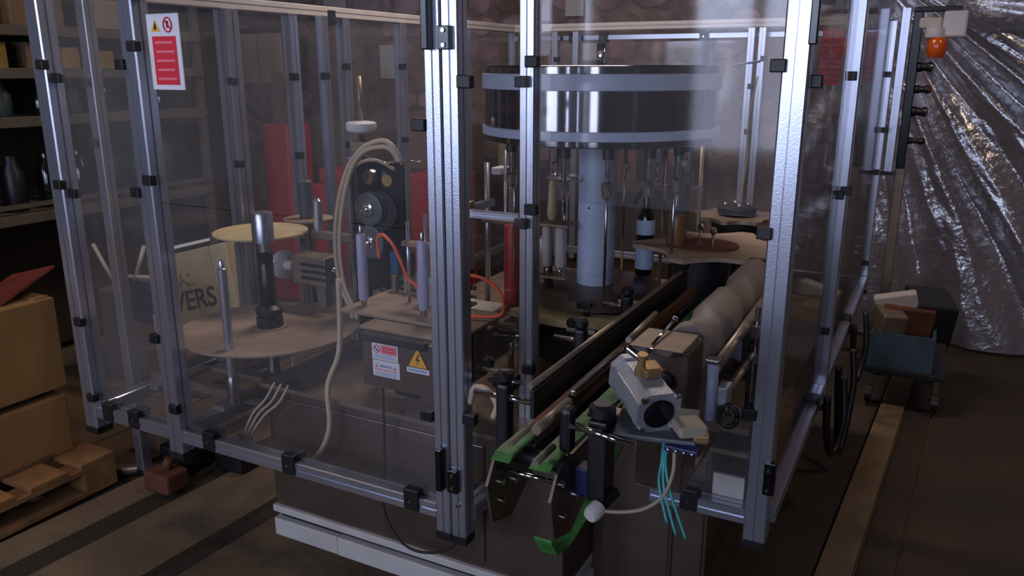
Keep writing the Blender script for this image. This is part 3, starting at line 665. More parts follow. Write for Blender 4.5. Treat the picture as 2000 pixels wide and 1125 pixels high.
# ---------------------------------------------------------------- conveyor
cv = thing('conveyor', (-.62, 2.0, CT+.014), 'bottle conveyor with green belts, guide rails and steel side plates sticking out at the front', 'conveyor')
CYA, CYB = 1.24, 2.60
def plate_x(x0, x1, pts, name, m_, par=cv):
    """side profile in the YZ plane, extruded in x"""
    return MB().prism([(y, z) for y, z in pts], 0, x1-x0, Matrix.Translation((x0, 0, 0)) @ Matrix(((0, 0, 1, 0), (1, 0, 0, 0), (0, 1, 0, 0), (0, 0, 0, 1)))).build(name, m_, par)
for x0, x1 in ((-.708, -.702), (-.572, -.566)):
    q = plate_x(x0, x1, [(CYA, .86), (CYA+.03, .905), (CYA+.06, .918), (CYB, .918), (CYB, .84), (CYA+.32, .84), (CYA+.20, .80), (CYA+.10, .745), (CYA+.02, .77)], 'side_plate', 'brown_steel')
    for yy, zz, rr in ((CYA+.05, .875, .008), (CYA+.12, .82, .011), (CYA+.20, .865, .007), (CYA+.06, .80, .007)):
        MB().lathe([(rr, 0), (rr, .004), (rr*.5, .006)], (x0, yy, zz), axis=(-1, 0, 0), n=14).build('bolt', 'chrome', q)
        MB().lathe([(rr, 0), (rr, .004), (rr*.5, .006)], (x1, yy, zz), axis=(1, 0, 0), n=14).build('bolt', 'chrome', q)
for x0, x1 in ((-.700, -.660), (-.618, -.575)):
    pts = [(CYA+.01, .915), (CYA+.03, .925), (CYB, .925), (CYB, .919), (CYA+.04, .919)]
    plate_x(x0, x1, pts, 'belt', 'green_belt')
q = plate_x(-.660, -.618, [(CYA+.10, .90), (CYB, .90), (CYB, .88), (CYA+.10, .88)], 'belt_shadow', 'black')  # black strip in the belt gap, painted in for the shadow there
# chain return sagging below the front
sag = [(CYA+.45, .80), (CYA+.33, .755), (CYA+.22, .715), (CYA+.12, .70), (CYA+.06, .715), (CYA+.03, .76)]
sag2 = [(y, z-.006) for y, z in sag[::-1]]
plate_x(-.615, -.577, sag+sag2, 'return_belt', 'green_belt')
cy((-.700, CYA+.035, .885), (-.574, CYA+.035, .885), .005, n=12).build('cross_rod', 'chrome', cv)
cy((-.702, CYA+.10, .89), (-.572, CYA+.10, .89), .018, n=18).build('end_roller', 'black', cv)
MB().lathe([(.009, 0), (.009, .004), (.006, .007)], (-.702, CYA+.055, .845), axis=(1, 0, 0), n=16).build('bolt', 'chrome', cv)
for yy in (2.10, 2.5): bx(-.69, -.58, yy, yy+.05, CT+.014, .88).build('support', 'dusty_steel', cv)
# left guide rail with black clamps
gl = thing('guide_rail', (-.62, 1.9, .93), 'long left guide rail with thin steel rod and black plastic strip along the conveyor', 'guide rail')
cy((-.700, 1.42, 1.005), (-.700, 2.62, 1.005), .007, n=12).build('rod', 'dusty_steel', gl)
bx(-.700, -.690, 1.42, 2.58, .932, .997, bev=.002).build('black_strip', 'black', gl)
cy((-.668, 1.27, .945), (-.668, 2.1, .955), .006, n=12).build('rod', 'dusty_steel', gl)
bx(-.664, -.650, 1.36, 2.56, .926, .962, bev=.003).build('inner_strip', 'rust', gl)
def clampx(x, y, z0, z1, par, w=.03):
    q = MB().box(x-w/2, x+w/2, y-.018, y+.018, z0, z1, bev=.008).build('clamp_block', 'black', par)
    MB().lathe([(.012, 0), (.018, .006), (.018, .022), (.010, .028)], (x, y, z1), n=16).build('clamp_knob', 'black', q)
    MB().lathe([(.009, 0), (.009, .016)], (x, y, z0+(z1-z0)*.72), axis=(0, -1, -.0), n=6).build('hex_bolt', 'steel', q)
    return q
for y in (1.43, 1.85, 2.2):
    clampx(-.765, y, .83, 1.0, gl)
    cy((-.84, y, .985-.02), (-.70, y, .965), .007, n=12).build('cross_rod', 'chrome', gl)
    bx(-.765, -.708, y-.012, y+.012, .84, .86).build('bracket', 'dusty_steel', gl)
star_knob((-.80, 1.98, 1.02), .022, gl)
# right guide rails
gr = thing('guide_rail', (-.57, 1.6, .93), 'short right guide rail with bright steel edge beside the cast sensor head', 'guide rail')
bx(-.618, -.606, 1.44, 1.74, .992, 1.006, bev=.003).build('rail_edge', 'steel', gr)
cy((-.603, 1.25, .998), (-.603, 1.40, .998), .010, n=14).build('rod', 'dusty_steel', gr)
cy((-.590, 1.22, .945), (-.590, 1.30, .945), .007, n=12).build('rod', 'dusty_steel', gr)
cy((-.605, 1.76, 1.02), (-.615, 2.0, 1.02), .008, n=12).build('rod', 'dusty_steel', gr)
def cblock(x, y, z0, z1):
    t = MB().box(x-.014, x+.014, y-.014, y+.02, z0, z1, bev=.011).build('clamp_block', 'black', gr); return t
cblock(-.575, 1.33, .925, 1.02); cblock(-.560, 1.66, .94, 1.04)
cy((-.565, 1.32, .985), (-.50, 1.32, .985), .006, n=12).build('cross_rod', 'chrome', gr)
cy((-.56, 1.66, 1.03), (-.44, 1.66, 1.03), .006, n=12).build('cross_rod', 'chrome', gr)

# black upright block with sensor bracket
ub = thing('sensor_bracket', (-.52, 1.36, .76), 'dark upright bracket block with chrome cross rod on the conveyor side', 'bracket')
MB().box(-.532, -.494, 1.33, 1.385, .83, 1.0, bev=.004).build('block', 'black', ub)
MB().box(-.562, -.532, 1.34, 1.38, .83, .89, bev=.004).build('block', 'navy', ub)
MB().lathe([(.02, 0), (.026, .006), (.026, .024), (.018, .03)], (-.512, 1.355, 1.0), n=20).build('clamp_knob', 'black', ub)
cy((-.55, 1.315, .992), (-.43, 1.315, .975), .0065, n=12).build('cross_rod', 'chrome', ub)
cn2 = thing('cable_connector', (-.50, 1.30, .82), 'round grey white plug connector on the end of a grey cable under the bracket', 'connector')
MB().lathe([(.013, 0), (.017, .004), (.017, .028), (.013, .034)], (-.502, 1.33, .825), axis=(-.25, -.9, -.25), n=20).build('plug', 'off_white', cn2)
MB().lathe([(.013, 0), (.013, .05)], (-.502, 1.33, .825), axis=(.25, .9, .25), n=16).build('cable_gland', 'black', cn2)
hosething('cable', [(-.375, 1.38, .965), (-.372, 1.37, .91), (-.385, 1.355, .865), (-.415, 1.34, .838), (-.455, 1.33, .825), (-.495, 1.32, .822)], .0038, 'board', 'off-white cable arching from the cast sensor head down to the plug', 'cable')
for i, (a, b) in enumerate((((-.392, 1.38, .97), (-.352, 1.34, .80)), ((-.388, 1.38, .97), (-.335, 1.35, .79)), ((-.396, 1.38, .97), (-.370, 1.34, .82)))):
    m_ = (Vector(a)+Vector(b))/2+Vector((-.012, 0, -.01))
    hosething('air_hose', [a, (a[0]-.002, a[1], a[2]-.05), tuple(m_), b], .0028, 'teal', 'thin teal air hose hanging below the cast sensor head, '+('middle of three', 'rightmost of three', 'leftmost of three')[i], 'hose', 'teal hoses below the sensor head')

# ---------------------------------------------------------------- cast aluminium head with round black face
sh = thing('actuator_head', (-.41, 1.42, .96), 'cast aluminium actuator head with round black end face and brass fittings', 'actuator')
Rz = Matrix.Translation((-.442, 1.41, 1.036)) @ Matrix.Rotation(R(42), 4, 'Z') @ Matrix.Rotation(R(12), 4, 'X') @ Matrix.Scale(1.16, 4)
def loc(mb): bmesh.ops.transform(mb.b, matrix=Rz, verts=mb.b.verts); return mb
s_ = .031
oct_ = [(-s_, -s_*.55), (-s_*.55, -s_), (s_*.55, -s_), (s_, -s_*.55), (s_, s_*.55), (s_*.55, s_), (-s_*.55, s_), (-s_, s_*.55)]
loc(MB().prism([(x*1.08, y*1.08) for x, y in oct_], -.065, .03, RX90)).build('body', 'cast_alu', sh)
loc(MB().prism([(x*1.2, y*1.2) for x, y in oct_], .03, .048, RX90)).build('end_flange', 'cast_alu', sh)
loc(MB().prism([(x*1.2, y*1.2) for x, y in oct_], -.08, -.065, RX90)).build('end_flange', 'cast_alu', sh)
loc(MB().lathe([(.0265, 0), (.0265, .003), (.024, .004)], (0, -.047, 0), axis=(0, -1, 0), n=36)).build('round_face', 'black_gloss', sh)
for dx in (-.027, .027):
    for dz in (-.027, .027): loc(MB().lathe([(.0055, 0), (.0055, .004)], (dx*1.08, -.048, dz*1.08), axis=(0, -1, 0), n=12)).build('bolt', 'chrome', sh)
loc(MB().box(-.02, .02, -.03, .04, .033, .037).box(-.036, -.033, -.03, .05, -.02, .02)).build('side_rib', 'cast_alu', sh)
loc(MB().lathe([(.010, 0), (.010, .012), (.007, .014), (.007, .03), (.009, .032), (.009, .04)], (-.012, .015, .036), n=12)).build('fitting', 'brass', sh)
loc(MB().box(-.012, .022, -.005, .03, .037, .055, bev=.005)).build('fitting', 'brass', sh)
loc(MB().lathe([(.007, 0), (.007, .03)], (-.012, .015, .066), axis=(-.5, .6, .3), n=12)).build('fitting', 'chrome', sh)
bx(-.50, -.345, 1.345, 1.50, .975, .985, bev=.003, rot=(0, 0, 12)).build('mounting_plate', 'grey_plastic', sh)
bx(-.380, -.325, 1.36, 1.42, .990, 1.012, bev=.005, rot=(0, 0, 35)).build('side_block', 'board', sh)
bx(-.345, -.315, 1.37, 1.41, .978, .996, bev=.004, rot=(0, 0, 22)).build('side_block', 'brass', sh)
bx(-.385, -.32, 1.34, 1.375, .966, .978, bev=.003).build('terminal_strip', 'navy', sh)
for i in range(4): MB().sph((-.375+i*.015, 1.338, .972), .004).build('terminal', 'chrome', sh)
cy((-.56, 1.40, .980), (-.44, 1.42, .980), .006, n=12).build('cross_rod', 'chrome', sh)
bx(-.57, -.48, 1.43, 1.47, .96, .976, bev=.004).build('bracket', 'dusty_steel', sh)

# ---------------------------------------------------------------- gearbox with cover plate, feed screw
gb = thing('gearbox', (-.49, 1.72, CT+.014), 'tall dark gearbox with shiny lid plate at the near end of the feed screw', 'gearbox')
bx(-.535, -.425, 1.64, 1.76, .715, 1.055, bev=.004).build('body', 'brown_steel', gb)
bx(-.55, -.43, 1.60, 1.74, 1.055, 1.066, bev=.002).build('lid', 'dusty_steel', gb)
bx(-.551, -.429, 1.597, 1.60, 1.054, 1.067).build('lid_edge', 'chrome', gb)
bx(-.54, -.43, 1.66, 2.06, .70, .715, bev=.002).build('bed_plate', 'dusty_steel', gb)
bx(-.54, -.36, 2.07, 2.14, CT+.014, .715).build('leg', 'black', gb)
bx(-.54, -.36, 2.05, 2.15, .70, .716).build('bed_plate', 'dusty_steel', gb)
for x, z, r in ((-.52, .985, .018), (-.475, .985, .02), (-.50, .90, .014)): MB().lathe([(r, 0), (r, .014), (r*.6, .016)], (x, 1.64, z), axis=(0, -1, 0), n=20).build('shaft_end', 'black', gb)
cy((-.50, 1.625, .955), (-.43, 1.625, .945), .006, n=12).build('cross_rod', 'chrome', gb)
cy((-.50, 1.61, 1.07), (-.50, 1.78, 1.082), .0035, n=8).build('pin', 'chrome', gb); MB().sph((-.50, 1.78, 1.082), .008).build('pin_head', 'chrome', gb)
fs = thing('feed_screw', (-.48, 2.3, .95), 'thick grey helical feed screw lying along the conveyor', 'feed screw')
# helical screw: radius dips along a helix of increasing pitch
t = MB(); b = t.b; n = 40; L = 66; ya, yb = 1.80, 2.58; rings = []
for j in range(L+1):
    u = j/L; y = ya+(yb-ya)*u; ring = []
    for i in range(n):
        a = 2*math.pi*i/n
        ph = (u**.9)*2.1*2*math.pi-a
        g = .5+.5*math.cos(ph)
        r = .061-.011*max(0, 1-((1-g)*3.2))**.6
        if u < .02 or u > .98: r *= .93
        ring.append(b.verts.new((-.462+r*math.cos(a), y, 1.01+r*math.sin(a))))
    rings.append(ring)
for p0, p1 in zip(rings, rings[1:]):
    for i in range(n): f = b.faces.new((p0[i], p1[i], p1[(i+1) % n], p0[(i+1) % n])); f.smooth = True
b.faces.new(rings[0]); b.faces.new(rings[-1][::-1]); bmesh.ops.recalc_face_normals(b, faces=b.faces)
t.build('screw', 'screw_grey', fs)
cy((-.462, 1.76, 1.01), (-.462, 1.80, 1.01), .02).build('shaft', 'steel', fs)
cy((-.462, 2.58, 1.01), (-.462, 2.62, 1.01), .02).build('shaft', 'steel', fs)
bx(-.50, -.42, 2.60, 2.62, CT+.014, 1.06, bev=.004).build('bearing_block', 'black', fs)

# side rods with adjusting bracket and small handwheel
sb = thing('adjuster', (-.38, 1.9, CT+.014), 'pair of round side bars with bracket and small dark handwheel right of the feed screw', 'adjuster')
cy((-.385, 1.72, 1.0), (-.385, 2.30, 1.02), .013, n=16).build('side_bar', 'dusty_steel', sb)
cy((-.365, 1.72, .93), (-.365, 2.30, .93), .010, n=16).build('side_bar', 'dusty_steel', sb)
cy((-.385, 1.70, .885), (-.385, 1.70, 1.02), .013, n=16).build('upright', 'lavender', sb)
bx(-.40, -.37, 1.685, 1.715, 1.02, 1.03, bev=.002).build('cap', 'steel', sb)
bx(-.375, -.350, 1.70, 1.75, .92, .965, bev=.005).build('bracket', 'cast_alu', sb)
# small handwheel torus
tb = MB(); pts = [(-.345+.020*math.cos(2*math.pi*i/16), 1.70+.003, .900+.026*math.sin(2*math.pi*i/16)) for i in range(17)]
tb.tube(pts, .006, sub=1).build('handwheel', 'black', sb)
cy((-.345, 1.70, .90), (-.358, 1.71, .94), .006, n=10).build('spindle', 'steel', sb)
bx(-.345, -.335, 2.04, 2.08, .80, 1.03, bev=.002).build('slider_plate', 'cast_alu', sb)
MB().lathe([(.007, 0), (.007, .26)], (-.36, 2.05, .80), n=14).build('upright', 'steel', sb)
for z in (.93, 1.0): MB().lathe([(.016, 0), (.016, .02)], (-.36, 2.04, z), axis=(0, -1, 0), n=16).build('collar', 'steel', sb)
bx(-.39, -.35, 2.12, 2.17, CT+.014, .93, bev=.004).build('stand', 'black', sb)

# dark mechanical clutter inside the machine beside the conveyor
def mech(x, y, z, s, label, seed):
    rnd = random.Random(seed); t = thing('clamp_assembly', (x, y, CT+.014), label, 'mechanism')
    cy((x, y, CT+.014), (x, y, z+s*.3), .010, n=12).build('column', 'steel', t)
    bx(x-s*.35, x+s*.35, y-s*.25, y+s*.25, z-s*.2, z+s*.2, bev=.006).build('block', 'black', t)
    bx(x-s*.75, x+s*.2, y-s*.12, y+s*.12, z+s*.2, z+s*.34, bev=.003).build('arm', rnd.choice(['dusty_steel', 'black']), t)
    MB().lathe([(.010, 0), (.016, .006), (.016, .02), (.01, .026)], (x-s*.6, y, z+s*.34), n=14).build('knob', 'black', t)
    cy((x-s*.5, y-s*.2, z), (x+s*.6, y-s*.2, z+.01), .006, n=10).build('cross_rod', 'chrome', t)
    return t
mech(-.93, 1.75, .86, .09, 'black clamp assembly with chrome rod at the front left of the conveyor', 1)
mech(-.86, 2.15, .86, .10, 'black clamp assembly with steel arm midway along the conveyor', 2)
mech(-.78, 2.38, .90, .10, 'black clamp assembly with knob at the far end of the conveyor, before the starwheel', 3)
mech(-1.18, 2.25, .80, .11, 'black clamp assembly behind the notch post', 4)
wc = MB().lathe([(.022, 0), (.018, .03), (.010, .075), (.006, .08)], (-.98, 2.0, .745), axis=(-.15, 0, 1), n=16).build('funnel', 'off_white'); tag(wc, 'small white cone funnel standing behind the notch post foot', 'funnel')
wc.location.z = CT+.014
hosething('hose', [(-.94, 1.58, .86), (-.91, 1.55, .915), (-.87, 1.54, .92), (-.845, 1.54, .89), (-.86, 1.55, .85)], .008, 'dusty_steel' if False else 'hose', 'short bent pale hose at the near left clamp of the conveyor', 'hose')
pb = thing('pump_block', (-1.62, 2.62, CT+.014), 'pale grey stepped metal block with lid behind the orange hose loop', 'block')
bx(-1.55, -1.33, 2.35, 2.60, CT+.014, .76, bev=.006).build('body', 'dusty_steel', pb); bx(-1.53, -1.36, 2.38, 2.57, .76, .80, bev=.012).build('lid', 'off_white', pb)

# ---------------------------------------------------------------- far side of the machine, left part: stacked plates and frame
lf = thing('side_frame', (-2.28, 2.2, ZB-.1), 'low open frame of flat steel bars left of the cabinet', 'frame')
for a in ((-2.45, -1.90, 1.84, 1.87), (-2.45, -1.90, 2.55, 2.58)): bx(a[0], a[1], a[2], a[3], .55, .58).build('bar', 'dusty_steel', lf)
for a in ((-2.45, -2.42), (-2.2, -2.17), (-1.93, -1.90)): bx(a[0], a[1], 1.87, 2.55, .55, .58).build('bar', 'dusty_steel', lf)
for x, y in ((-2.44, 2.56), (-2.185, 2.565)): cy((x, y, 0), (x, y, .55), .014, n=12).build('leg', 'dusty_steel', lf)

# ---------------------------------------------------------------- warning sign on the pane
sg = thing('warning_sign', (-1.925, 1.62, 1.59), 'white warning sign with red text panel and two symbols on the upper left pane', 'sign')
yy = 1.636
bx(-1.990, -1.862, yy, yy+.004, 1.590, 1.795, bev=.0015).build('board', 'paper', sg)
bx(-1.972, -1.878, yy-.001, yy, 1.604, 1.735).build('red_panel', 'sign_red', sg)
for k in range(5): bx(-1.962+.003*(k % 2), -1.888-.004*(k % 3 == 1), yy-.0018, yy-.001, 1.617+k*.0245, 1.6235+k*.0245).build('text_line', 'sign_pink', sg)
MB().prism([(-.017, -.014), (.017, -.014), (0, .017)], 0, .001, Matrix.Translation((-1.955, yy, 1.762)) @ RX90).build('triangle', 'sign_yellow', sg)
MB().prism([(-.005, -.009), (.005, -.009), (.003, .003), (0, .011), (-.003, .003)], 0, .001, Matrix.Translation((-1.955, yy-.001, 1.762)) @ RX90).build('figure', 'sign_black', sg)
ring = MB(); ring.tube([(-1.905+.016*math.cos(2*math.pi*i/24), yy-.001, 1.765+.019*math.sin(2*math.pi*i/24)) for i in range(25)], .0022, n=6, sub=1).build('prohibition_ring', 'sign_red', sg)
MB().box(-1.921, -1.889, yy-.002, yy-.0005, 1.7635, 1.7675, rot=(0, 48, 0)).build('slash', 'sign_red', sg)
bx(-1.910, -1.902, yy-.0012, yy, 1.757, 1.775).build('figure', 'sign_black', sg)
sg.location.x -= .022
nb = MB().box(-2.06, -1.80, 1.60, 1.66, 1.835, 1.88, bev=.008).box(-2.03, -1.99, 1.62, 1.655, 1.88, 1.93).build('lock_housing', 'navy'); tag(nb, 'dark blue safety switch housing at the top of the left front post', 'switch')
# red notices on the far pane (seen from their printed side)
rn = thing('notice', (-.57, 4.77, 1.56), 'red two-column notice on the far pane, left of the far right post', 'notice')
for a, b in ((-.625, -.575), (-.568, -.518)):
    bx(a, b, 4.770, 4.774, 1.56, 1.85).build('red_panel', 'sign_red', rn)
    for k in range(9): bx(a+.006, b-.006, 4.7685, 4.770, 1.58+k*.029, 1.585+k*.029).build('text_line', 'sign_black', rn)
rn2 = thing('notice', (-.37, 4.77, 1.58), 'narrow red notice on the far pane, close beside the far right post', 'notice')
for a, b in ((-.405, -.385), (-.378, -.345)):
    bx(a, b, 4.770, 4.774, 1.58, 1.83).build('red_panel', 'sign_red', rn2)
    for k in range(8): bx(a+.003, b-.003, 4.7685, 4.770, 1.59+k*.029, 1.60+k*.029).build('text_line', 'sign_black', rn2)
gf = thing('rod_frame', (-1.62, 2.95, CT+.014), 'pair of slim upright bright rods left of the notch post, under the drum edge', 'frame')
for x, y, z1, r_ in ((-1.66, 2.95, 1.27, .012), (-1.60, 3.0, 1.32, .007), (-1.50, 3.0, 1.33, .007)):
    cy((x, y, CT+.014), (x, y, z1), r_, n=12).build('rod', 'aluminium', gf)
bx(-1.68, -1.48, 2.93, 3.02, 1.02, 1.035, bev=.003).build('shelf_plate', 'dusty_steel', gf)
bx(-1.645, -1.60, 2.96, 3.04, 1.22, 1.25, bev=.004).build('clamp', 'white_plastic', gf)
tag(bx(-2.05, -1.72, 5.02, 5.3, .93, 1.24, bev=.006).build('carton', 'rust'), 'rusty brown carton on the back bench seen left of the notch post', 'carton')
# blue tie on the right post
tag(MB().tube([(-.40, 2.03, 1.665), (-.44, 2.05, 1.66), (-.47, 2.07, 1.655)], .003).build('cable_tie', 'blue'), 'short blue cable tie beside the upper clamp of the right post', 'cable tie')

# ---------------------------------------------------------------- control column, beacon (far right)
pc = thing('control_column', (-.15, 4.95, 0), 'narrow dark control column with row of push buttons at the far right corner', 'control column')
bx(-.20, -.155, 4.90, 5.0, 1.12, 1.95, bev=.004).build('box', 'black_gloss', pc)
bx(-.20, -.15, 4.93, 4.98, 0, 1.12, bev=.004).build('stem', 'dusty_steel', pc)
bx(-.27, -.08, 4.86, 5.04, 0, .02, bev=.004).build('foot', 'black', pc)
for z, m_, r in ((1.655, 'chrome', .026), (1.54, 'red_brown', .022), (1.425, 'chrome', .026), (1.27, 'black', .018)):
    q = MB().lathe([(r, 0), (r, .02), (r*.8, .024), (r*.8, .05), (r, .055), (r, .07)], (-.155, 4.93, z), axis=(1, -.2, 0), n=20).build('push_button', 'black', pc)
    MB().lathe([(r*.9, 0), (r*.95, .006), (r*.6, .012)], (-.086, 4.916, z), axis=(1, -.2, 0), n=20).build('button_cap', m_, q)
bc = thing('warning_beacon', (-.06, 4.9, 1.60), 'orange warning beacon hanging under a white box at the far right corner', 'beacon')
MB().lathe([(.030, 0), (.044, .02), (.048, .06), (.042, .09), (.035, .10)], (-.075, 4.85, 1.70), n=24).build('lens', 'amber', bc)
MB().lathe([(.045, 0), (.048, .01), (.045, .05)], (-.09, 4.86, 1.80), n=24).build('cap', 'white_plastic', bc)
bx(-.06, .05, 4.84, 4.94, 1.80, 1.93, bev=.012).build('box', 'white_plastic', bc)
bx(-.17, -.06, 4.86, 4.92, 1.845, 1.90, bev=.012).build('box', 'off_white', bc)
bx(-.20, .02, 4.88, 4.93, 1.93, 1.955, bev=.004).build('arm', 'black', bc)

# ---------------------------------------------------------------- plastic film curtain, gathered at the top
def film():
    t = MB(); b = t.b; A = Vector((-.62, 5.45, 2.35)); na, nr = 260, 46; grid = []
    for i in range(na+1):
        u = i/na; a = R(-97+u*96); ring = []
        for j in range(nr+1):
            v = j/nr
            far = min(4.4, (2.35-.012)/max(-math.sin(a), .01), 3.0/max(math.cos(a), .05)) if a < 0 else 2.9
            r = .03+v*(far-.03)
            amp = .006+.055*min(1, r*.7)
            fold = 1.1*math.sin(a*34+1.3*math.sin(a*7)+.5*r)+.45*math.sin(a*58+2.5*noise.noise(Vector((a*5, r, 0))))
            fold += .8*noise.noise(Vector((a*14, r*2.2, 3)))+.35*noise.noise(Vector((a*40, r*9, 7)))
            x = A.x+r*math.cos(a); z = A.z+r*math.sin(a)
            ring.append(b.verts.new((x, A.y+amp*fold*.6-.05*r*math.cos(a), z)))
        grid.append(ring)
    for i in range(na):
        for j in range(nr):
            f = b.faces.new((grid[i][j], grid[i+1][j], grid[i+1][j+1], grid[i][j+1])); f.smooth = True
    return t.build('plastic_curtain', 'film')
tag(film(), 'crumpled clear plastic film hanging in fanned folds on the far right wall', 'plastic sheet')
def film_roll():
    t = MB(); b = t.b; rings = []; n = 20; pts = []
    for j in range(41):
        u = j/40; x = -.05+1.9*u; y = 5.15-.55*u; z = 2.06-.42*u-.03*math.sin(u*3.1)
        r = .13+.05*noise.noise(Vector((u*6, 0, 0)))
        rings.append([b.verts.new((x+.0, y+r*(1+.22*math.sin(a*5+u*6))*math.cos(a), z+r*(1+.18*math.sin(a*4+u*9))*math.sin(a))) for a in [2*math.pi*i/n for i in range(n)]])
    for p0, p1 in zip(rings, rings[1:]):
        for i in range(n): f = b.faces.new((p0[i], p0[(i+1) % n], p1[(i+1) % n], p1[i])); f.smooth = True
    b.faces.new(rings[0][::-1]); b.faces.new(rings[-1])
    return t.build('film_bundle', 'film')
tag(film_roll(), 'rolled bundle of clear plastic film slung across the top of the curtain', 'plastic sheet')

# wall hidden behind the curtain: dark boards stacked
# ---------------------------------------------------------------- junk pile, far right
def crate(name, x0, x1, y0, y1, z0, z1, m_, label, cat, rot=0, t=.015):
    c = thing(name, ((x0+x1)/2, (y0+y1)/2, z0), label, cat); q = origin(c)
    bx(x0, x1, y0, y1, z0, z0+t).build('bottom', m_, c)
    for a in ((x0, x1, y0, y0+t), (x0, x1, y1-t, y1), (x0, x0+t, y0+t, y1-t), (x1-t, x1, y0+t, y1-t)):
        bx(a[0], a[1], a[2], a[3], z0+t, z1).build('side', m_, c)
    c.rotation_euler.z = R(rot); return c
st = thing('trolley', (-.04, 4.5, 0), 'low dark trolley carrying the blue crate beyond the right side of the guard', 'trolley')
bx(-.20, .16, 4.22, 4.78, .17, .20, bev=.004).build('deck', 'black', st)
for x in (-.17, .13):
    for y in (4.26, 4.74):
        MB().lathe([(.05, 0), (.05, .03)], (x-.015, y, .052), axis=(1, 0, 0), n=20).build('wheel', 'black', st)
        bx(x-.012, x+.012, y-.01, y+.01, .08, .17).build('fork', 'steel', st)
crate('plastic_crate', -.19, .10, 4.24, 4.76, .20, .38, 'crate_blue', 'blue grey plastic crate full of scrap on the low trolley', 'crate')
rnd = random.Random(5)
scrap = [('scrap_part', 'off_white', 'pale bent metal offcut sticking out of the blue crate, uppermost', (-.10, 4.40, .52), (.10, .03, .03)), ('scrap_part', 'rust', 'rusty brown offcut in the blue crate', (-.05, 4.45, .44), (.12, .09, .06)),
         ('scrap_part', 'black', 'black lump in the blue crate', (.05, 4.55, .44), (.10, .14, .08)), ('scrap_part', 'dusty_steel', 'dull steel box at the near edge of the blue crate', (-.12, 4.33, .42), (.06, .08, .06))]
for nm, m_, lb, p, s_2 in scrap:
    o = MB().box(p[0]-s_2[0], p[0]+s_2[0], p[1]-s_2[1], p[1]+s_2[1], p[2]-s_2[2]-.03, p[2]+s_2[2], bev=.01, rot=(8, -14 if 'upper' in lb else 4, rnd.uniform(-25, 25)))
    tag(o.build(nm, m_), lb, 'scrap')
for i, lb in enumerate(('black hose loop hanging lowest beside the right guard rail', 'black hose loop, shorter, hanging nearer the blue crate', 'black hose loop hanging just behind the right bottom rail clamp')):
    y = (3.3, 3.9, 2.95)[i]; d = (.22, .16, .14)[i]
    hosething('hose', [(-.25, y, .50), (-.24, y+.02, .34), (-.22, y+.1, .50-d*1.9), (-.20, y+.2, .34), (-.22, y+.24, .50)], .014, 'black', lb, 'hose')

# ---------------------------------------------------------------- background machines and boxes (left centre)
rm = thing('red_machine', (-4.1, 4.4, 0), 'red painted machine with tall column behind the guard', 'machine')
bx(-4.29, -4.04, 4.35, 4.6, .5, 1.27, bev=.02).build('column', 'red', rm)
bx(-4.33, -3.98, 4.30, 4.65, 0, .5, bev=.02).build('base', 'red', rm)
bx(-4.22, -4.1, 4.42, 4.52, 1.27, 1.62).build('rod', 'dusty_steel', rm)
MB().tube([(-4.62, 4.5, 1.62), (-4.58, 4.48, 1.45), (-4.45, 4.45, 1.33), (-4.3, 4.45, 1.27)], .02).build('hose', 'black', rm)
rb = thing('red_toolbox', (-3.7, 4.4, 0), 'low red cabinet with raised lid right of the red column', 'cabinet')
bx(-3.92, -3.35, 4.4, 4.75, 0, .86, bev=.02).build('body', 'red', rb); bx(-3.86, -3.45, 4.42, 4.72, .86, .97, bev=.03).build('lid', 'red', rb)
r2b = bx(-3.0, -2.65, 4.45, 4.8, 0, .98, bev=.02).build('red_cabinet', 'red'); tag(r2b, 'red cabinet behind the labelling head pulleys', 'cabinet')
r2b.location.y -= .05; r2b.location.x -= .1
for i, (x0, x1, y0, y1, z0, z1, m_, lb) in enumerate((
    (-4.52, -3.92, 5.0, 5.3, .93, 1.27, 'carton_dull', 'brown carton on the back bench right of the red column'),
    (-3.55, -3.0, 5.0, 5.3, .93, 1.25, 'carton_dull', 'brown carton on the back bench behind the arched hoses'),
    (-4.27, -4.08, 5.1, 5.3, 1.27, 1.66, 'carton_dull', 'tall narrow carton standing on the carton behind'))):
    o = MB().box(x0, x1, y0, y1, z0, z1, bev=.006).build('carton', m_); tag(o, lb, 'carton')
bench = thing('workbench', (-3.8, 5.2, 0), 'long dark bench along the stone back wall', 'bench')
bx(-4.7, -1.4, 4.98, 5.45, .87, .93, bev=.004).build('top', 'ceiling_wood', bench)
for x in (-4.6, -3.0, -1.5):
    for y in (5.03, 5.4): bx(x-.03, x+.03, y-.03, y+.03, 0, .87).build('leg', 'ceiling_wood', bench)
bx(-4.62, -1.48, 5.40, 5.43, .1, .87).build('back_board', 'plaster_dark', bench)
for i, (x, r, h, m_, lb) in enumerate(((-2.75, .05, .24, 'cream', 'cream canister on the back bench behind the drum'), (-2.55, .06, .30, 'dark_green', 'dark green drum on the back bench'), (-2.35, .05, .22, 'rust', 'rusty tin on the back bench behind the drum'), (-1.62, .07, .33, 'black', 'black drum on the back bench behind the blue column'), (-1.46, .05, .28, 'yellow_pack', 'yellow tin on the back bench right of the blue column'))):
    tag(MB().lathe([(r, 0), (r, h*.9), (r*.6, h)], (x, 5.15, .93), n=20).build('tin', m_), lb, 'tin')
pn = thing('electrical_panel', (-4.5, 4.62, 1.54), 'pale electrical panel board in a dark frame on a post behind the guard', 'panel')
bx(-4.72, -4.28, 4.60, 4.63, 1.54, 1.89, bev=.004).build('board', 'board', pn); bx(-4.503, -4.497, 4.597, 4.60, 1.55, 1.88).build('joint', 'grey_plastic', pn)
bx(-4.74, -4.26, 4.625, 4.66, 1.87, 1.93).build('top_bar', 'black', pn); bx(-4.27, -4.25, 4.61, 4.65, 1.50, 1.93).build('side_bar', 'black', pn)
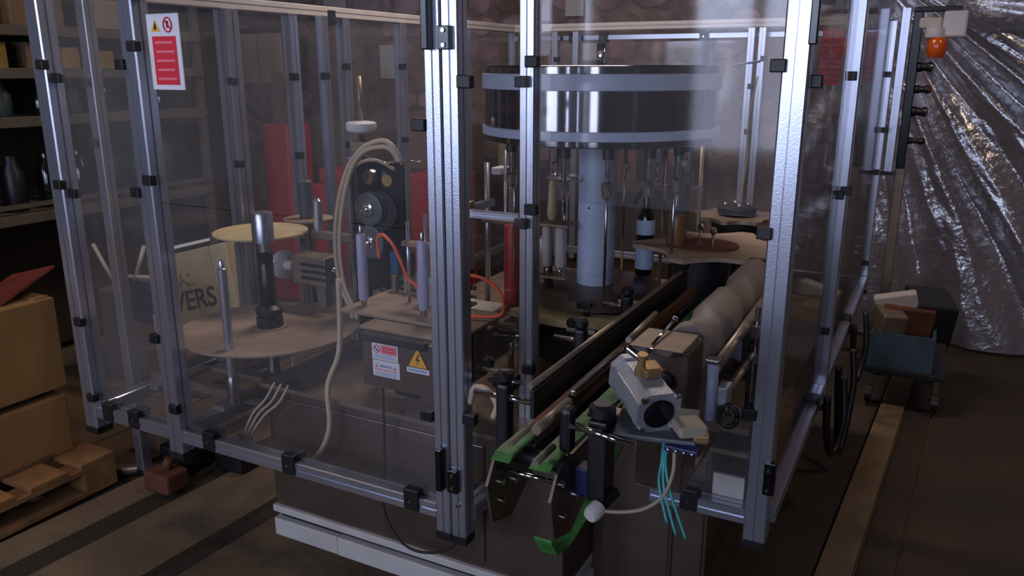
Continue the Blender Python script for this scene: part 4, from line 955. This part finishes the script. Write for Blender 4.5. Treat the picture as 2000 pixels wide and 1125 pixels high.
bx(-4.50, -4.46, 4.64, 4.68, 0, 1.87).build('post', 'dusty_steel', pn)
tag(bx(-4.40, -4.22, YB-.06, YB-.05, 1.56, 1.84).build('paper_sheet', 'paper'), 'white paper sheet pinned to the back wall left of the double post', 'paper')
jb = thing('junction_box', (-2.38, YB-.05, 1.70), 'white square junction box on the stone wall above the drum', 'junction box')
bx(-2.49, -2.31, YB-.09, YB-.03, 1.70, 1.83, bev=.006).build('body', 'white_plastic', jb); bx(-2.48, -2.32, YB-.10, YB-.09, 1.71, 1.82, bev=.003).build('lid', 'white_plastic', jb)
dp = bx(-1.62, -1.50, YB-.10, YB-.03, 0, 1.95).build('timber_post', 'plaster_dark'); tag(dp, 'dark timber post against the stone wall right of the junction box', 'post')
# plastered upper wall patches and posters above the top rail
for x0, x1, z0, z1, m_, lb in ((-5.0, -4.75, 2.05, 2.3, 'off_white', 'pale sheet pinned high on the back wall, leftmost'), (-2.95, -2.78, 2.0, 2.3, 'off_white', 'pale narrow sheet pinned on the back wall above the drum, left of two'), (-2.65, -2.5, 2.03, 2.3, 'off_white', 'pale narrow sheet pinned on the back wall above the drum, right of two')):
    tag(bx(x0, x1, YB-.055, YB-.048, z0, z1).build('paper_sheet', m_), lb, 'paper')

# carton with printed lettering leaning behind the big disc
vb = thing('printed_carton', (-3.72, 3.3, 0), 'pale carton printed with VERS and a yellow green plant, leaning behind the reel disc', 'carton')
mv = Matrix.Translation((-3.50, 3.0, .50)) @ Matrix.Rotation(R(4), 4, 'Z') @ Matrix.Rotation(R(-15), 4, 'Y') @ Matrix.Rotation(R(-8), 4, 'X')
q = MB().box(-.30, .24, 0, .22, -.21, .20, bev=.005); bmesh.ops.transform(q.b, matrix=mv, verts=q.b.verts); q.build('box', 'board_pale', vb)
q = MB().box(-.0015+.12, .0015+.12, -.001, 0, -.21, .20); bmesh.ops.transform(q.b, matrix=mv, verts=q.b.verts); q.build('seam', 'carton_dull', vb)
letters('VERS', .15, mv @ Matrix.Translation((-.055, -.001, -.075)) @ RX90, vb)
for i in range(16):
    a = rnd.uniform(0, math.pi); rr = rnd.uniform(.02, .09)
    q = MB().prism([(-.014, 0), (0, -.008), (.014, 0), (0, .010)], 0, .001, mv @ Matrix.Translation((-.12+rr*math.cos(a), -.0005, .01+rr*.9*math.sin(a))) @ Matrix.Rotation(a, 4, 'Y') @ RX90); q.build('leaf_print', 'yellow_green', vb)
pal2 = bx(-3.90, -3.3, 3.02, 3.6, 0, .22, bev=.01).build('carton', 'carton_dull'); tag(pal2, 'brown carton on the floor carrying the printed carton', 'carton')
# dark screen box with white tubes
ds = thing('folding_stand', (-3.53, 2.62, 0), 'white tube stand holding a dark square panel behind the left post', 'stand')
bx(-3.64, -3.42, 2.60, 2.64, .40, .61, bev=.004).build('panel', 'navy', ds)
for p0, p1 in (((-3.66, 2.62, .0), (-3.66, 2.62, .62)), ((-3.40, 2.62, 0), (-3.40, 2.62, .45)), ((-3.66, 2.60, .60), (-3.78, 2.60, .78)), ((-3.52, 2.62, .61), (-3.42, 2.62, .80)), ((-3.66, 2.62, .62), (-3.40, 2.62, .645))):
    cy(p0, p1, .010, n=10).build('tube', 'off_white', ds)
cb2 = bx(-3.94, -3.72, 2.7, 2.98, .0, .50, bev=.01).build('carton', 'carton_dull'); tag(cb2, 'dark brown carton behind the white tube stand', 'carton')
cb3 = bx(-3.6, -3.2, 2.70, 2.88, .0, .22, bev=.01).build('carton', 'carton_dull'); tag(cb3, 'flat brown carton in front of the printed carton', 'carton')

# ---------------------------------------------------------------- shelf rack on the left
rk = thing('shelf_rack', (-4.3, 2.6, 0), 'large steel shelf rack with pale beams on the left', 'shelf rack')
RXF = -4.0
levels = (.90, 1.37, 1.60, 1.80)
for z in levels:
    bx(RXF, RXF+.03, .9, 3.6, z, z+.05, bev=.003).build('beam', 'shelf_steel', rk)
    bx(RXF-.55, RXF, .9, 3.6, z+.03, z+.045).build('shelf', 'plaster_dark', rk)
bx(RXF, RXF+.03, .9, 3.6, .98, 1.0).build('beam', 'shelf_steel', rk)
for y in (.9, 3.57):
    for x in (RXF-.55, RXF-.03): bx(x, x+.04, y, y+.04, 0, 2.4, bev=.002).build('upright', 'shelf_steel', rk)
bx(RXF-.56, RXF-.55, .9, 3.6, .05, 2.4).build('back_panel', 'ceiling_wood', rk)
rnd = random.Random(11); nb_ = 0
place_names = ['nearest the camera', 'second from the camera', 'third from the camera', 'fourth from the camera', 'fifth from the camera', 'sixth from the camera', 'seventh from the camera', 'eighth from the camera', 'ninth from the camera', 'tenth from the camera']
for lv, zt, kind in ((0, .945, 'jar'), (1, 1.415, 'bottle'), (2, 1.645, 'pack')):
    y = 1.65
    for k in range(10):
        w = rnd.uniform(.09, .15)
        if kind == 'jar': o = MB().lathe([(.05, 0), (.055, .01), (.055, .20), (.03, .25), (.03, .28)], (RXF-.12, y+.06, zt), n=16).build('jar', rnd.choice(['glass_dark', 'dark_green', 'black'])); lb = 'dark jar on the lowest shelf, '; ct = 'jar'
        elif kind == 'bottle': o = MB().lathe([(.035, 0), (.038, .01), (.038, .11), (.014, .15), (.014, .18)], (RXF-.10, y+.06, zt), n=16).build('bottle', rnd.choice(['glass_dark', 'dark_green'])); lb = 'dark bottle on the middle shelf, '; ct = 'bottle'
        else: o = bx(RXF-.18, RXF-.05, y, y+w*.85, zt, zt+rnd.uniform(.08, .13), bev=.004).build('packet', rnd.choice(['yellow_pack', 'yellow_pack', 'dark_green', 'carton_dull'])); lb = 'packet on the upper shelf, '; ct = 'packet'
        tag(o, lb+place_names[k], ct, {'jar': 'jars on the lowest shelf', 'bottle': 'bottles on the middle shelf', 'pack': 'packets on the upper shelf'}[kind])
        y += .185
for k in range(4):
    o = bx(RXF-.30, RXF-.08, 1.7+k*.42, 1.98+k*.42, 1.845, 2.05+.03*(k % 2), bev=.006).build('carton', ('red_brown', 'board', 'carton_dull', 'board')[k]); tag(o, ('dark red carton', 'pale carton', 'brown carton', 'pale carton')[k]+' on the top shelf, '+place_names[k], 'carton', 'cartons on the top shelf')

# ---------------------------------------------------------------- cartons on pallet, bottom left
pl = thing('pallet', (-3.3, 1.3, 0), 'wooden pallet under the two large cartons at the left edge', 'pallet')
for i in range(7):
    y0 = .55+i*.2035; bx(-3.95, -2.84, y0, y0+.15, .118, .14, bev=.003).build('plank', 'wood', pl)
for x in (-3.95, -3.44, -2.94):
    bx(x, x+.10, .55, 1.92, .098, .118, bev=.002).build('stringer', 'wood', pl)
    for y in (.55, 1.15, 1.78): bx(x, x+.10, y, y+.14, .02, .098, bev=.003).build('block', 'wood', pl)
    bx(x, x+.10, .55, 1.92, 0, .02, bev=.002).build('bottom_board', 'wood', pl)
k1 = thing('carton', (-3.4, 1.2, .14), 'lower brown cardboard carton on the pallet', 'carton')
bx(-3.85, -3.0, .65, 1.86, .14, .385, bev=.008).build('body', 'carton', k1)
bx(-3.003, -2.998, .67, 1.77, .15, .16).build('bottom_flap', 'carton_dull', k1)
k2 = thing('carton', (-3.4, 1.2, .385), 'upper open brown cardboard carton on top of the lower one', 'carton')
q = MB().box(-3.84, -3.0, .66, 1.87, .415, .785, bev=.006); q.build('body', 'carton', k2)
bx(-3.80, -3.05, .70, 1.80, .385, .415).build('inner_box', 'ceiling_wood', k2)
q = MB().box(-3.60, -3.02, 1.80, 1.86, .785, .79); q.build('rim', 'carton', k2)
MB().box(-3.35, -3.05, 1.68, 1.94, .80, .81, rot=(22, -14, 0)).build('flap', 'red_brown', k2)
sk = thing('dark_bag', (-3.5, 1.55, .785), 'dark lumpy bag with pale rod lying on the upper carton', 'bag')
q = MB().sph((-3.62, 1.55, .91), .15, 1.1, 1.2, .75)
for v in q.b.verts: v.co += Vector((0, 0, .04*noise.noise(v.co*9))) if v.co.z > .84 else Vector((0, 0, 0))
q.build('body', 'black', sk); cy((-3.30, 1.56, .82), (-3.28, 1.60, 1.0), .012, n=10).build('rod', 'white_plastic', sk)
lid = MB().box(-3.40, -3.04, 1.20, 1.56, .785, .835, bev=.02).build('cloth', 'board'); tag(lid, 'pale folded cloth on the upper carton', 'cloth')
# dark debris between the pallet and the guard
for x, y, s2_, m_, lb in ((-2.70, 2.16, .07, 'black', 'black lump of scrap on the floor behind the pallet corner'), (-2.62, 1.98, .055, 'rust', 'rusty bracket on the floor under the left guard corner'), (-2.9, 2.25, .08, 'dusty_steel', 'dusty metal piece on the floor behind the pallet'), (-2.5, 2.25, .06, 'black', 'black block on the floor under the guard')):
    o = MB().box(x-s2_*1.3, x+s2_*1.3, y-s2_, y+s2_, 0, s2_*1.5, bev=.012).cyl((x, y, s2_*1.4), (x+.02, y+.01, s2_*2.4), s2_*.45, s2_*.3, n=10).build('scrap_part', m_); tag(o, lb, 'scrap')
ft = tag(bx(-2.95, -2.78, 1.98, 2.02, 0, .03, bev=.01, rot=(0, 0, 38)).build('metal_bar', 'dusty_steel'), 'short dull metal bar lying on the floor beneath the left guard corner', 'bar')
